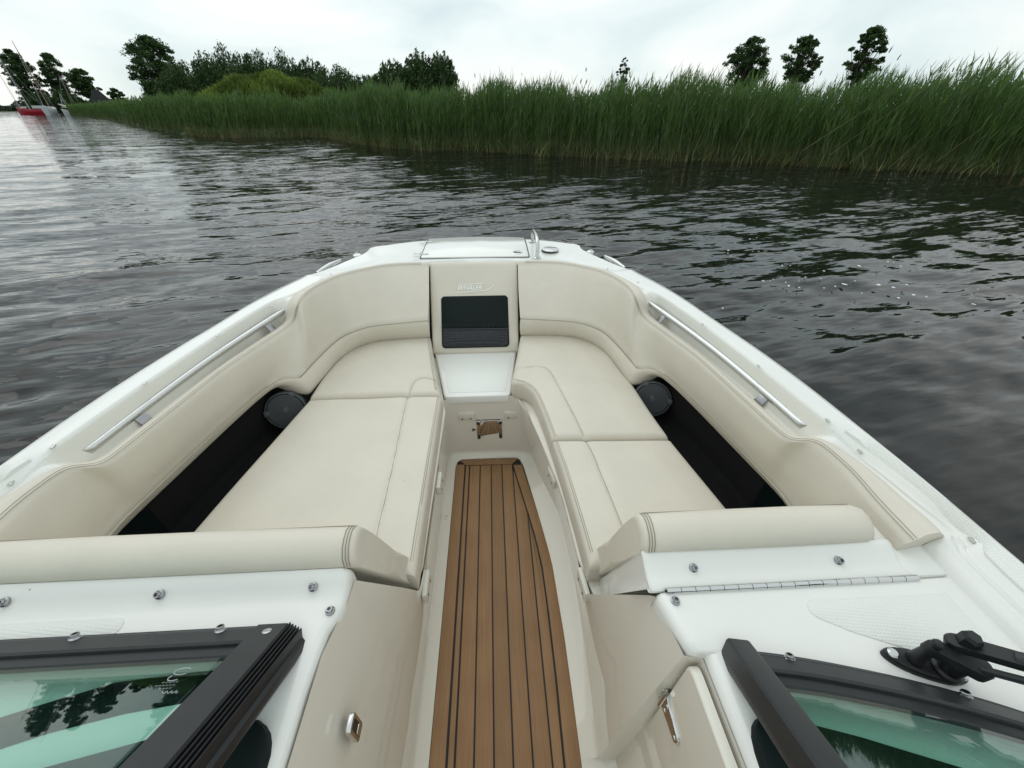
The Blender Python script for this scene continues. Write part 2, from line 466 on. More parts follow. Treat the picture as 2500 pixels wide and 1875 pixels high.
G_ = [(.893,2.068),(.957,1.849),(1.004,1.646),(1.028,1.5),(1.078,1.212),(1.105,1.006),(1.123,.768),(1.136,.612),(1.142,.5),(1.147,.3),(1.155,0),(1.165,-.9),(1.15,-3.2)]
Gc = cr(G_, 200)
I_ = [(.80,1.98),(.838,1.86),(.872,1.78),(.912,1.705),(.945,1.56),(.975,1.398),(1.02,1.075),(1.047,.838),(1.056,.765),(1.075,.71),(1.09,.64),(1.104,.53),(1.115,.46),(1.106,.415),(1.09,.39),(1.085,.2),(1.085,-.9)]
Ic = cr(I_, 200)
def f_of(curve):
    o = np.argsort(curve[:, 1]); return lambda y: np.interp(y, curve[o, 1], curve[o, 0])
fG, fI = f_of(Gc), f_of(Ic)
_oy = np.maximum.accumulate(LO[::-1, 1])
fO = lambda y: np.interp(y, _oy, LO[::-1, 0])
fOz = lambda y: np.interp(y, _oy, LO[::-1, 2])

def side_deck(s):
    ys = np.concatenate([np.linspace(2.068, 1.62, 40), np.linspace(1.6, .9, 36), np.linspace(.89, .36, 56), np.linspace(.34, -.9, 20)])
    rows = []; recs = []
    for y in ys:
        g, i, o = fG(y), fI(y), fO(y)
        if y < .445: o = min(o, 1.06)
        rec = sstep(.715, .82, y) * (1 - sstep(1.70, 1.80, y))
        zg = .930 - .012 * sstep(.9, .3, y) - .005 * sstep(1.8, 2.07, y)
        zi = .930 - .036 * sstep(.80, .66, y) - .010 * sstep(1.7, 1.95, y)
        zo = float(fOz(y)) if y > .445 else .862
        zfloor = rec * (zo - .014) + (1 - rec) * (zi - .008)
        i = max(i, o + .012)
        w = o + (i - o) * (.62 - .1 * rec)
        pts = [(g + .016, zg - .06), (g + .016, zg - .035), (g + .010, zg - .012), (g, zg), (g - .25 * (g - i), zg + .001), (i + .012, max(zi, zg - .01) * .5 + zi * .5), (i + .004, zi - .001),
               (i, zi - .004 - .006 * rec), (i - .25 * (i - w), zi * (1 - .35 * rec) + zfloor * .35 * rec - .002), (i - .8 * (i - w), zfloor + .010 * rec), (w, zfloor + .002), (o + .3 * (w - o), zfloor), (o - .015, zfloor - .012), (o - .04, zfloor - .06)]
        rows.append([(s * x, y, z) for x, z in pts]); recs.append(rec)
    v, f = grid(rows)
    return v, f, recs, len(pts)
for s in (1, -1):
    v, f, recs, nc = side_deck(s)
    o = fixn(obj('side_deck', v, f, M['white'], boat, angle=60))
    o.data.materials.append(M['shaded_offwhite'])              # rail recess between white and cream; part of its shading is in the colour
    mi = np.zeros(len(f), np.int32)
    for k in range(len(f)):
        if recs[k // (nc - 1)] > .35 and k % (nc - 1) >= 7: mi[k] = 1
    o.data.polygons.foreach_set('material_index', mi)

# --- foredeck
inner = np.vstack([cr([(.765,1.99,.912),(.722,2.075,.908),(.70,2.11,.905),(.606,2.19,.90),(.505,2.262,.893),(.40,2.29,.888),(.262,2.298,.886),(.12,2.31,.886),(0,2.315,.886)], 50)])
outer = cr([(.893,2.068,.925),(.872,2.18,.902),(.822,2.32,.892),(.776,2.44,.888),(.728,2.58,.882),(.718,2.66,.879),(.722,2.725,.876),(.70,2.775,.873),(.60,2.85,.869),(.48,2.915,.866),(.357,2.957,.864),(.18,2.99,.863),(0,3.0,.863)], 50)
fr_rows = []
for t in (0, .06, .16, .3, .5, .75, .97, 1.0):
    r = inner * (1 - t) + outer * t
    u = sstep(0, .55, np.linspace(0, 1, 50))
    dip = .862 * u + r[:, 2] * (1 - u)
    k = sstep(.05, .4, t) * (1 - sstep(.8, 1, t))
    r[:, 2] = r[:, 2] * (1 - k) + np.minimum(r[:, 2], dip) * k
    fr_rows.append(r)
c0 = np.array([0, 2.3, 0])
for dz, dr in ((-.008, .006), (-.03, .010), (-.09, .008)):
    r = outer.copy(); d = r - c0; d[:, 2] = 0; d /= np.linalg.norm(d, axis=1)[:, None]
    r += d * dr; r[:, 2] += dz; fr_rows.append(r)
rows = [np.vstack([r, mirror(r[::-1][1:], -1)]) for r in fr_rows]
v, f = grid(rows)
foredeck = fixn(obj('foredeck', v, f, M['white'], boat, angle=55))

# --- hull shell below the deck edge
top = np.vstack([Gc[::-1], cr([(.897,2.09),(.905,2.2),(.862,2.42),(.80,2.6),(.735,2.76),(.60,2.87),(.357,2.975),(.18,3.008),(0,3.02)], 60)[1:]])
zt = np.interp(top[:, 1], [-3.2, 2.05, 2.12, 3.02], [.885, .89, .845, .835])
hull_rows = []
for z, sx, sy in ((None, 1, 0), (.72, 1.0, .03), (.36, .985, .10), (.08, .93, .26), (-.15, .78, .5), (-.42, .03, .9)):
    r = np.zeros((len(top), 3)); r[:, 0] = top[:, 0] * sx * (1 - .25 * (1 - sx) * sstep(.8, 3, top[:, 1]))
    r[:, 1] = top[:, 1] - sy * sstep(.4, 3.0, top[:, 1]); r[:, 2] = zt if z is None else z
    if z is None: r[:, 0] += .012
    hull_rows.append(r)
ledge = hull_rows[0].copy(); ledge[:, 0] *= np.where(ledge[:, 1] > 2.0, .86, .97); ledge[:, 1] -= .10 * sstep(2.0, 2.6, ledge[:, 1]); ledge[:, 2] -= .004
hull_rows.insert(0, ledge)
rows = [np.vstack([r, mirror(r[::-1][1:], -1)]) for r in hull_rows]
v, f = grid(rows)
n_ = len(rows[0])
f.append(tuple(k * n_ for k in range(len(rows))) + tuple(k * n_ + n_ - 1 for k in range(len(rows) - 1, -1, -1)))
fixn(obj('hull', v, f, M['white'], boat, angle=50))

# --- sole pan, aisle walls and step riser: one moulding
def aisle_columns():
    cols = []                                   # (teak edge, cove, wall top)
    for y in np.concatenate([np.linspace(-.9, .40, 14), np.linspace(.437, .62, 14), np.linspace(.66, 1.36, 9)]):
        zt = .842 if y < .437 else max(.452, .842 - (y - .437) * 2.35)
        sl = -.055 + .123 * float(sstep(.42, .66, y)); xt = -.16 + sl * (zt - .112) - .02 * float(sstep(.37, .32, y))
        cols.append(((-.118, y, .083), (-.16, y, .112), (xt, y, zt)))
    for te, co, wt in (((-.118,1.43,.083),(-.158,1.44,.112),(-.140,1.45,.455)), ((-.110,1.475,.083),(-.150,1.50,.112),(-.150,1.53,.468)), ((-.088,1.492,.083),(-.125,1.519,.112),(-.125,1.548,.472)),
                       ((0,1.494,.083),(0,1.521,.112),(0,1.556,.472)), ((.12,1.494,.083),(.12,1.520,.112),(.12,1.554,.472)), ((.205,1.492,.083),(.235,1.513,.112),(.19,1.549,.472)), ((.232,1.478,.083),(.29,1.49,.112),(.225,1.53,.47)), ((.247,1.43,.083),(.31,1.41,.112),(.262,1.42,.468))):
        cols.append((te, co, wt))
    xe = lambda y: np.interp(y, [-.9,.253,.43,.609,.888,1.144,1.40], [.325,.33,.333,.334,.327,.292,.252])
    xc = lambda y: np.interp(y, [-.9,.246,.387,.594,.815,1.104,1.409], [.37,.376,.388,.399,.404,.389,.306])
    xw = lambda y: np.interp(y, [.64,.74,.907,1.014,1.234,1.418], [.362,.361,.350,.340,.300,.262])
    for y in np.concatenate([np.linspace(1.36, .7, 9), np.linspace(.66, .39, 10), np.linspace(.372, .268, 5), np.linspace(.2615, -.9, 10)]):
        zt = .838 if y < .375 else max(.452, .838 - (y - .375) * 2.0)
        if y > .64: xt = xw(y)
        elif y > .265: sl = .055 - .167 * float(sstep(.40, .64, y)); xt = xc(y) + sl * (zt - .112) + float(np.interp(y, [.268, .36], [.022, 0]))
        else: xt = .472
        x_c = xc(y) if y > .265 else xc(y) + .05
        cols.append(((xe(y), y, .083), (x_c, y, .112), (xt, y, zt)))
    return cols
cols = aisle_columns()
rows = []
for te, co, wt in cols:
    te, co, wt = map(np.array, (te, co, wt)); m = te * .5 + co * .5; 
    rows.append([te + [0, 0, -.03], te, te + [0, 0, .002], m + [0, 0, -.002], co * .8 + te * .2 + [0, 0, -.002], co, co * .96 + wt * .04, co * .6 + wt * .4, co * .3 + wt * .7, wt, ])
v, f = grid(rows)
fixn(obj('cockpit_liner', v, f, M['cream'], boat, angle=50))

# --- seat bases under the cushions and the step between them
def seat_base(s):
    if s < 0:
        o = [(-.205,.44),(-.170,.55),(-.140,.68),(-.137,1.45),(-.15,1.53),(-.235,1.95),(-.262,2.0)]
    else:
        o = [(.424,.42),(.391,.54),(.363,.68),(.352,.9),(.342,1.0),(.302,1.23),(.264,1.42),(.216,1.54),(.215,1.62),(.245,1.95),(.262,2.0)]
    outerp = [(s*.50,2.02),(s*.64,1.94),(s*.74,1.78),(s*.80,1.55),(s*.83,1.2),(s*.87,.9),(s*.90,.44)]
    pts = o + outerp
    if s > 0: pts = pts[::-1]
    pts = pts[::-1]
    a = sum(pts[i][0]*pts[(i+1)%len(pts)][1]-pts[(i+1)%len(pts)][0]*pts[i][1] for i in range(len(pts)))
    if a < 0: pts = pts[::-1]
    v, f = prism(pts, .444, .458, .003)
    return fixn(obj('seat_base', v, f, M['cream'], boat))
for s in (1, -1): seat_base(s)
st = [(-.262,2.02),(-.235,1.94),(-.152,1.56),(-.140,1.543),(.170,1.543),(.185,1.56),(.235,1.95),(.262,2.02)]
v, f = prism(st, .44, .480, .010)
step = fixn(obj('bow_step', v, f, M['white'], boat))
v, f = prism([(-.195,1.92),(-.128,1.575),(.158,1.575),(.208,1.92)], .4790, .4822, .002)
fixn(obj('tread_panel', v, f, M['nonskid'], step))

# --- teak
teak = empty('teak_deck', (.1, .3, .08)); teak.parent = boat; teak.location = Vector((.1, .3, .08)) - WL[boat]
fR = lambda y: np.interp(y, [-.9,.253,.43,.609,.888,1.144,1.31,1.485], [.325,.33,.333,.334,.327,.292,.262,.229])
fM = lambda y: np.interp(y, [-.9,.256,.465,.695,.869,1.0,1.147,1.434,1.45], [.277,.280,.286,.287,.283,.268,.243,.191,.188])
cb = [(-.116, y) for y in np.linspace(1.47, -.9, 6)] + [(fR(y) - .001, y) for y in np.linspace(-.9, 1.47, 20)] + [(.22,1.485),(-.10,1.487)]
v, f = prism(cb, .055, .0825); 
fixn(obj('caulking', v, f, M['caulk'], teak))
def plank(fl, fr, y0, y1, n=24):
    ys = np.linspace(y0, y1, n)
    l = [(float(fl(y)), y) for y in ys]; r = [(float(fr(y)), y) for y in ys]
    v, f = prism(r + l[::-1], .078, .0868, .0012)
    fixn(obj('plank', v, f, M['teak'], teak))
K = lambda c: (lambda y: c)
g = .0043
edges = [-.0415, .0145, .0735, .1305, .1885, .2450]
plank(K(-.1165), K(-.0655 - g), -.9, 1.452, 3)
plank(K(-.0635 + g * .3), K(-.0445 - g * .2), -.9, 1.441, 3)
for a, b in zip(edges[:-1], edges[1:]):
    plank(K(a + g * .6), (lambda b_: (lambda y: np.minimum(b_ - g * .6, fM(y) - g)))(b), -.9, 1.441 if a < .18 else 1.425, 40)
plank(K(.2450 + g * .6), lambda y: np.maximum(fM(y) - g, .2450 + g * .7), -.9, 1.13, 30)
plank(lambda y: fM(y) + g * .6, lambda y: fR(y) - .001, -.9, 1.436, 50)
v, f = prism([(-.062,1.4475),(.187,1.4445),(.220,1.484),(.19,1.487),(-.085,1.489),(-.100,1.485)], .078, .0868, .0012)
fixn(obj('plank', v, f, M['teak'], teak))

# --- storage pockets beside the seats: dark lined trough with a loudspeaker at the front end
def pocket(s):
    p = empty('side_pocket', (s * .93, 1.1, .40)); p.parent = boat; p.location = Vector((s * .93, 1.1, .40)) - WL[boat]
    rows = []
    for t in np.linspace(0, 1, 20):
        y = 1.50 - .92 * t
        xo = np.interp(y, [.72, 1.0, 1.2, 1.5], [1.085, 1.05, 1.01, .93]); xi = np.interp(y, [.72, 1.12, 1.5], [.86, .79, .75])
        rows.append([(s * (xo - .06), y, .70), (s * xo, y, .62), (s * xo, y, .42), (s * (xo - .02), y, .40), (s * xi, y, .40)])
    v, f = grid(rows[:14]); fixn(obj('lining', v, f, M['dark'], p)); v, f = grid([[(s * (abs(q[0]) - .001), q[1], q[2]) for q in r] for r in rows[13:]]); fixn(obj('end_panel', v, f, M['teal'], p))
    v, f = rbox((s * .895, 1.503, .515), (.19, .012, .22), .003); obj('speaker_board', v, f, M['dark'], p)
    return p
def speaker(s):
    c = Vector((s * .862, 1.43, .516)); d = Vector((-s * .26, -.80, .34)).normalized()
    sp = empty('loudspeaker', c); sp.parent = boat; sp.location = c - WL[boat]
    q = d.to_track_quat('Z', 'Y').to_matrix()
    v, f = revolve([(.085,-.05),(.087,-.012),(.0875,-.002),(.0855,.004),(.081,.005),(.0790,.001),(.0785,-.012)], 48, c, q); obj('ring', v, f, M['plastic'], sp)
    v, f = revolve([(.0735,-.008),(.0745,.001),(.0735,.004),(.0700,.004),(.069,.0)], 48, c, q); obj('rim', v, f, M['plastic'], sp)
    v, f = revolve([(.068,-.010),(.066,-.004)], 32, c, q); obj('cone', v, f, M['dark'], sp)
    for k in range(23):
        a = (k - 11) * .0059; h = math.sqrt(max(.0695 ** 2 - a * a, 0))
        if h < .01: continue
        r2 = Matrix.Rotation(R(28 * s), 3, 'Z')
        v, f = rbox((0, 0, 0), (2 * h, .0027, .003), 0)
        v = [q @ (r2 @ (x + Vector((0, a, .0022)))) + c for x in v]
        obj('grille_bar', v, f, M['plastic'], sp, smooth=False)
    v, f = revolve([(.016,-.004),(.0165,.004),(.0135,.0065),(.0125,.0045),(.004,.0052)], 24, c, q); obj('centre_cap', v, f, M['plastic'], sp)
    for k in range(3):
        r2 = Matrix.Rotation(R(90 + s * 30 + 120 * k), 3, 'Z')
        v, f = rbox((0, 0, 0), (.022, .026, .010), .003)
        v = [q @ (r2 @ (x + Vector((.080, 0, .002)))) + c for x in v]
        obj('screw_lug', v, f, M['plastic'], sp)
for s in (1, -1): pocket(s); speaker(s)

# --- consoles
def console_top(s):
    ys = [.4445,.444,.440,.432,.424,.414,.404,.394,.38,.36,.335,.30,.268,.2615,.24,.2,.1,0,-.3,-.9] if s < 0 else [.3735,.3735,.372,.368,.36,.34,.32,.30,.285,.268,.2635,.2615,.24,.2,.1,0,-.3,-.9]
    rows = []
    for k, y in enumerate(ys):
        if s < 0:
            z = float(np.interp(y, [.39,.40,.41,.424,.434,.445], [.860,.862,.867,.879,.884,.885])) - (.04 if y > .4443 else .006 if y > .443 else 0)
            xi = -float(np.interp(y, [-.9,.15,.242,.331,.369,.446], [.224,.224,.226,.220,.203,.199]))
        else:
            z = .860 - (.05 if k == 0 else .012 if k == 1 else .004 if k == 2 else 0)
            xi = float(np.interp(y, [-.9,.2615,.2635,.268,.30,.36,.3735], [.474,.474,.462,.447,.436,.421,.424]))
        xo = s * 1.09
        pts = [(xo, z + .004), (s * .98, z + .001)] + [(s * x, z) for x in (.85, .7, .55)] + [(xi + s * .05, z), (xi + s * .018, z), (xi + s * .008, z - .003), (xi + s * .002, z - .010), (xi, z - .022), (xi + s*.001, z - .05)]
        rows.append([(x, y, zz) for x, zz in pts])
    v, f = grid(rows)
    return fixn(obj('console_top', v, f, M['white'], boat, angle=55))
con_p, con_s = console_top(-1), console_top(1)
v, f = prism(rrect(-1.02,-.602,.342,.376,.016), .8590, .8616, .0012); fixn(obj('nonskid_panel', v, f, M['nonskid'], con_p))
ns = [(.704,.320),(.712,.308),(.76,.281),(.83,.252),(.93,.215),(1.03,.165),(1.06,.165),(1.06,.345),(.99,.341),(.72,.341),(.708,.334)]
v, f = prism(ns, .8590, .8616, .0012); fixn(obj('nonskid_panel', v, f, M['nonskid'], con_s))
for s in (1, -1):
    ysn = np.linspace(.745, .0, 24)
    l = [(float(fG(y)) - .010, y) for y in ysn]; r = [(float(max(fI(y), fO(y) + .012 if y > .445 else 0)) + .014, y) for y in ysn]
    rows = []
    for (xg, y), (xi, _) in zip(l, r):
        zz = .9215 if y > .74 else .9315 - .012 * float(sstep(.9, .3, y))
        zi = .930 - .036 * float(sstep(.80, .66, y)) + .008; zz += .004
        if xg - xi < .012: xi = xg - .012
        rows.append([(s * x, y, z) for x, z in ((xg, zz - .004), (xg - .002, zz + .0005), (xi + .002, (zi + zz) / 2 + .0005 if y > .7 else zi * .75 + zz * .25 + .001), (xi, zi - .006))])
    v, f = grid(rows); fixn(obj('nonskid_panel', v, f, M['nonskid'], boat))

# dashboards: dark padded brow behind each windscreen
v, f = prism([(.966,.374),(1.085,.374),(1.085,.52),(.95,.52),(.95,.40)], .80, .8650, .006); fixn(obj('deck_corner', v, f, M['white'], boat))
def dash(s):
    if s < 0: o = [(-1.0,.075),(-1.0,-.6),(-.252,-.6),(-.240,.12),(-.243,.165),(-.247,.178),(-.254,.190),(-.264,.199),(-.277,.206),(-.293,.209),(-.32,.209),(-.385,.201),(-.57,.166)]
    else: o = [(.482,-.6),(1.0,-.6),(1.0,.02),(.78,.097),(.653,.139),(.56,.165),(.535,.171),(.518,.171),(.505,.167),(.496,.160),(.489,.148),(.485,.13),(.483,.11)]
    if s < 0: o = o
    a = sum(o[i][0]*o[(i+1)%len(o)][1]-o[(i+1)%len(o)][0]*o[i][1] for i in range(len(o)))
    if a < 0: o = o[::-1]
    v, f = prism(o, .84, .876, .010)
    fixn(obj('dash_pad', v, f, M['teal'], boat))
dash(1); dash(-1)
ds = [(-.97,.085),(-.82,.140),(-.653,.193),(-.598,.208),(-.501,.226),(-.376,.240),(-.31,.243),(-.30,.262),(-.31,.280),(-.377,.280),(-.452,.277),(-.545,.270),(-.632,.248),(-.69,.232),(-.85,.180),(-.98,.125)]
v, f = prism(ds, .857, .8632, .002); fixn(obj('dash_trim', v, f, M['teal'], boat))

def part(name, c, parent=None):
    parent = parent or boat
    e = empty(name, c); e.parent = parent; e.location = Vector(c) - WL[parent]
    return e

# --- anchor locker hatch on the foredeck
def zfd(y): return .8625 + .001
hatch = part('locker_hatch', (0, 2.75, .862))
ho = [(-.338,2.517),(.338,2.517),(.350,2.528),(.3545,2.95),(.348,2.957),(.18,2.984),(0,2.991),(-.18,2.984),(-.348,2.957),(-.3545,2.95),(-.350,2.528)]
v, f = prism(ho, .852, .8755, .005); fixn(obj('lid', v, f, M['white'], hatch))
go = [(x * 1.022, 2.755 + (y - 2.755) * 1.026) for x, y in ho]
v, f = prism(go, .850, .8672); fixn(obj('gap_shade_slab', v, f, M['rubber'], hatch))  # its black colour stands in for the shaded gap round the lid
for y in (2.578, 2.873):
    hg = MB()
    for dx in (-.030, .030): hg.add(*rbox((-.345 + dx * .9 - .012, y, .8785), (.045, .022, .004), .0015))
    hg.add(*tube([(-.357, y - .013, .881), (-.357, y + .013, .881)], .005, 10))
    for dx in (-.052, .028): hg.add(*revolve([(.004,0),(.004,.002)], 10, (-.345 + dx * .9, y, .8803)))
    hg.build('hinge', M['chrome'], hatch)
lk = MB().add(*revolve([(.036,0),(.036,.003),(.032,.0055),(.026,.0055),(.024,.003)], 32, (.278, 2.583, .8745))); lk.build('latch_ring', M['chrome'], hatch)
v, f = revolve([(.0235,0),(.0235,.0035)], 24, (.278,2.583,.8745)); obj('latch_well', v, f, M['rubber'], hatch)
v, f = rbox((.283,2.584,.880), (.024,.012,.005), .0015); obj('latch_tongue', v, f, M['chrome'], hatch)

# bow handle, filler cap
pts = cr([(.402,2.49,.868),(.402,2.492,.93),(.402,2.52,.962),(.404,2.60,.974),(.406,2.78,.962),(.408,2.85,.945),(.408,2.872,.91),(.408,2.874,.86)], 40)
bh = part('bow_handle', (.404, 2.68, .865))
v, f = tube(pts, .0125, 14); obj('bar', v, f, M['steel'], bh)
for y in (2.49, 2.874):
    v, f = revolve([(.024,0),(.024,.004),(.016,.008)], 20, (.404, y, .868)); obj('foot', v, f, M['steel'], bh)
fc = part('filler_cap', (.51, 2.65, .862))
v, f = revolve([(.058,0),(.058,.006),(.054,.009)], 36, (.507,2.652,.864)); obj('flange', v, f, M['rubber'], fc)
v, f = prism([(.507+.054*math.cos(a)*(1.12 if math.cos(a)>.6 else 1), 2.652+.054*math.sin(a)) for a in np.linspace(0,2*np.pi,36,endpoint=False)], .871, .8795, .004); fixn(obj('lid', v, f, M['steel'], fc))

# cleats and navigation lights on the hull flange
for s in (1, -1):
    a, b = Vector((s*.893,2.21,.889)), Vector((s*.835,2.455,.884)); c = (a+b)/2
    cl = part('cleat', (c.x, c.y, .848)); d = (b-a).normalized()
    pts = cr([a, a*.8+b*.2+Vector((0,0,.002)), c+Vector((0,0,.004)), a*.2+b*.8+Vector((0,0,.002)), b], 24)
    rad = .0135 - .006*np.abs(np.linspace(-1,1,24))**1.5
    v, f = tube(pts, rad, 12); obj('horn_bar', v, f, M['steel'], cl)
    for k in (-.035, .035):
        q = c + d*k; v, f = tube([(q.x,q.y,.846),(q.x,q.y,.886)], .0095, 12); obj('leg', v, f, M['steel'], cl)
    q = d.to_track_quat('X','Z').to_matrix(); v, f = rbox((c.x,c.y,.849), (.14,.034,.010), .004, rot=q); obj('base', v, f, M['steel'], cl)
    nl = part('navigation_light', (s*.775,2.60,.848))
    v, f = revolve([(.028,0),(.029,.018),(.026,.028),(.016,.034),(.005,.036)], 24, (s*.775,2.60,.845)); obj('housing', v, f, M['steel'], nl)
    v, f = revolve([(.020,0),(.019,.008),(.010,.011)], 20, (s*.775,2.60,.866), Matrix.Rotation(R(90),3,'X') @ Matrix.Rotation(R(0),3,'Z')); obj('lens', v, f, M['pad'], nl)

# grab rails in the side recesses
for s in (1, -1):
    a, b = Vector((s*1.041,.818,.868)), Vector((s*.872,1.748,.877))
    gr = part('grab_rail', ((a.x+b.x)/2, 1.28, .84))
    arc = [a, a*.78+b*.22+Vector((s*.014,0,.001)), a*.5+b*.5+Vector((s*.022,0,.002)), a*.22+b*.78+Vector((s*.014,0,.001)), b]
    pts = cr(arc, 40); v, f = tube(pts, .0125, 14, caps=False); v = [list(x) for x in v]
    n = 14                                            # ends cut on a slant
    for k in range(n):
        h = v[k]; h[1] = a.y - s*(h[0]-a.x)*1.6
        h = v[39*n+k]; h[1] = b.y - (h[2]-b.z)*.8
    f = f + [tuple(range(n))[::-1], tuple(39*n+k for k in range(n))]
    obj('bar', v, f, M['steel'], gr)
    for y in (.985, 1.615):
        i = int(np.argmin(np.abs(pts[:,1]-y))); p = pts[i]
        tdir = Vector(pts[i+1]-pts[i-1]).normalized(); q = tdir.to_track_quat('Y','Z').to_matrix()
        v, f = rbox((p[0]-s*.017,p[1],p[2]-.026), (.006,.036,.066), .0015, rot=q @ Matrix.Rotation(R(s*33),3,'Y')); obj('bracket', v, f, M['stud'], gr)

# snap studs: small metal tabs on the gunwale, round studs on the consoles
tabm = data('snap_tab', *rbox((0,0,.0015), (.008,.014,.004), .001), M['steel'])
tabs = []
for x, y, z in ((.885,1.666,.9285),(.966,1.386,.932),(1.014,1.067,.932),(1.052,.785,.929),(1.086,.690,.900),(.83,1.80,.923)):
    tabs += [(x,y,z),(-x,y,z)]
tabs += [(-.564,2.312,.888),(-.785,2.14,.906),(-.28,2.352,.886),(.536,2.312,.888),(.772,2.155,.905),(.862,1.89,.922),(.248,2.352,.886),(-.011,2.362,.884),(1.118,.425,.900)]
for x, y, z in tabs:
    link('snap_tab', tabm, boat, (x,y,z), Matrix.Rotation(math.atan2(-x, 3.0-y)*.6,3,'Z'))
studm = data('snap_stud', *revolve([(.0092,0),(.0088,.002),(.0062,.0035),(.0055,.006),(.0066,.0078),(.0055,.0095),(.0035,.0095),(.003,.004)], 20), M['stud'])
def stud(p, up=(0,0,1), parent=None):
    return link('snap_stud', studm, parent or boat, p, Vector(up).normalized().to_track_quat('Z','Y').to_matrix())
tilt = (0,-.55,1)
for x in (-.267,-.563,-.852): stud((x,.411,.8715), tilt)
stud((-.222,.368,.860)); stud((.452,.352,.860))

# --- hinged flap behind the starboard backrest, with its piano hinge
flap = part('backrest_flap', (.68,.40,.86))
prof = [(.446,.8845),(.436,.8835),(.428,.879),(.408,.868),(.392,.864),(.380,.8625),(.3745,.858),(.3745,.850),(.385,.845),(.606,.345),(.641,.330),(.650,.338)]
rows = []
for x, k in ((.4135,.6),(.4105,.93),(.4135,1),(.425,1),(.94,1),(.955,1),(.966,.93),(.968,.6)):
    cy, cz = np.mean([p[0] for p in prof]), np.mean([p[1] for p in prof])
    pp = []
    for (y, z) in prof:
        dx = 0
        if k < 1 and x > .9: dx = -.004
        ins = .004 * (1-k)/.07 if k > .9 else .012
        d = np.array([cy-y, cz-z]); d /= np.linalg.norm(d)
        pp.append((x + dx + (.018 * max(0,(.395-y))/.02 if x > .93 else 0), y + d[0]*ins*(k<1), z + d[1]*ins*(k<1)))
    rows.append(pp)
v, f = grid(rows, closed_u=True); n = len(prof)
f += [tuple(range(n)), tuple((len(rows)-1)*n + k for k in range(n))[::-1]]
fixn(obj('moulding', v, f, M['white'], flap, angle=45))
for x in (.512,.827): stud((x,.4115,.8705), tilt, flap)
ph = part('piano_hinge', (.70,.372,.857))
for k in range(18):
    x0 = .441 + k*(.529/18); x1 = x0 + .529/18 - .0012
    v, f = tube([(x0,.3715,.8625),(x1,.3715,.8625)], .0062, 12); obj('knuckle', v, f, M['chrome'], ph)
v, f = rbox((.7055,.3680,.8603), (.529,.008,.0014), .0003); obj('leaf', v, f, M['chrome'], ph)
v, f = tube([(.4385,.3715,.8625),(.972,.3715,.8625)], .0028, 8); obj('pin', v, f, M['rubber'], ph)

# --- companionway door folded back against the starboard console
door = part('console_door', (.455,0,.12))
dr = rrect(-.62,.258,.12,.832,.02)
rows = []
for x, i in ((.463,0),(.451,0),(.4475,.0015),(.446,.004)):
    cy, cz = -.18,.476
    rows.append([(x, y + np.sign(cy-y)*i, z + np.sign(cz-z)*i) for y, z in dr])
v, f = grid(rows, closed_u=True); n = len(dr); f += [tuple(range(n)), tuple(3*n+k for k in range(n))[::-1]]
fixn(obj('panel', v, f, M['cream'], door))
hg = MB()
Q = Matrix.Rotation(R(-4),3,'X')
hp = [(.274,.672),(.262,.678),(.250,.674),(.243,.668),(.192,.662),(.186,.655),(.185,.640),(.190,.632),(.240,.624),(.250,.622),(.264,.622),(.273,.632)]
rows = [[(x, y, z) for y, z in hp] for x in (.446,.4425,.4405)]
rows[2] = [(.4405, y + np.sign(.23-y)*.0015, z + np.sign(.65-z)*.0015) for y, z in hp]
v, f = grid(rows, closed_u=True); n = len(hp); f += [tuple(2*n+k for k in range(n))]
hinge = part('strap_hinge', (.443,.23,.65), boat)
fixn(obj('plate', v, f, M['chrome'], hinge))
v, f = tube([(.440,.2545,.618),(.440,.2545,.682)], .0055, 12); obj('knuckle', v, f, M['chrome'], hinge)
for y, z in ((.266,.665),(.266,.634),(.240,.660),(.240,.637),(.195,.647)):
    v, f = revolve([(.0042,0),(.0035,.0015)], 12, (.4402,y,z), Matrix.Rotation(R(-90),3,'Y')); obj('screw', v, f, M['steel'], hinge)

# flush pull on the port console side
lt = part('flush_pull', (-.187,.24,.62))
def yz(pts, x0, x1, inset=.0015):
    rows = [[(x0,y,z) for y,z in pts]]
    cy, cz = np.mean([p[0] for p in pts]), np.mean([p[1] for p in pts])
    rows.append([(x1-(x1-x0)*.3,y,z) for y,z in pts])
    rows.append([(x1,y+(cy-y)*inset*40,z+(cz-z)*inset*20) for y,z in pts])
    v, f = grid(rows, closed_u=True); n=len(pts); return v, f+[tuple(2*n+k for k in range(n))]
v, f = yz([(y+.2395,z) for y,z in rrect(-.0165,.0165,.620,.695,.008)], -.192, -.183); fixn(obj('bezel', v, f, M['chrome'], lt))
v, f = yz([(y+.2395,z) for y,z in rrect(-.0095,.0095,.630,.684,.004)], -.186, -.1822); fixn(obj('well', v, f, M['rubber'], lt))
v, f = yz([(y+.2395,z) for y,z in rrect(-.0085,.0085,.632,.652,.003)], -.186, -.1812); fixn(obj('lever', v, f, M['chrome'], lt))

# --- white support blocks for the filler cushion
blk = data('block', *rbox((0,0,0), (.086,.016,.048), .004), M['pad'])
scm = data('screw', *revolve([(.0042,0),(.0042,.0012)], 10), M['rubber'])
def block(p, rz, sgn=1):
    b = part('support_block', (p[0],p[1],p[2]-.024)); q = Matrix.Rotation(rz,3,'Z')
    link('body', blk, b, p, q)
    for dx in (-.022,.022):
        link('screw', scm, b, Vector(p)+q@Vector((dx,-.0081,-.011)), q@Matrix.Rotation(R(90),3,'X'))
block((-.046,1.5425,.350), 0); block((.194,1.541,.350), 0)
block((-.130,1.055,.410), R(90)); block((-.134,.652,.385), R(90))
block((.337,1.085,.385), R(-90+10)); block((.366,.605,.440), R(-90+5))
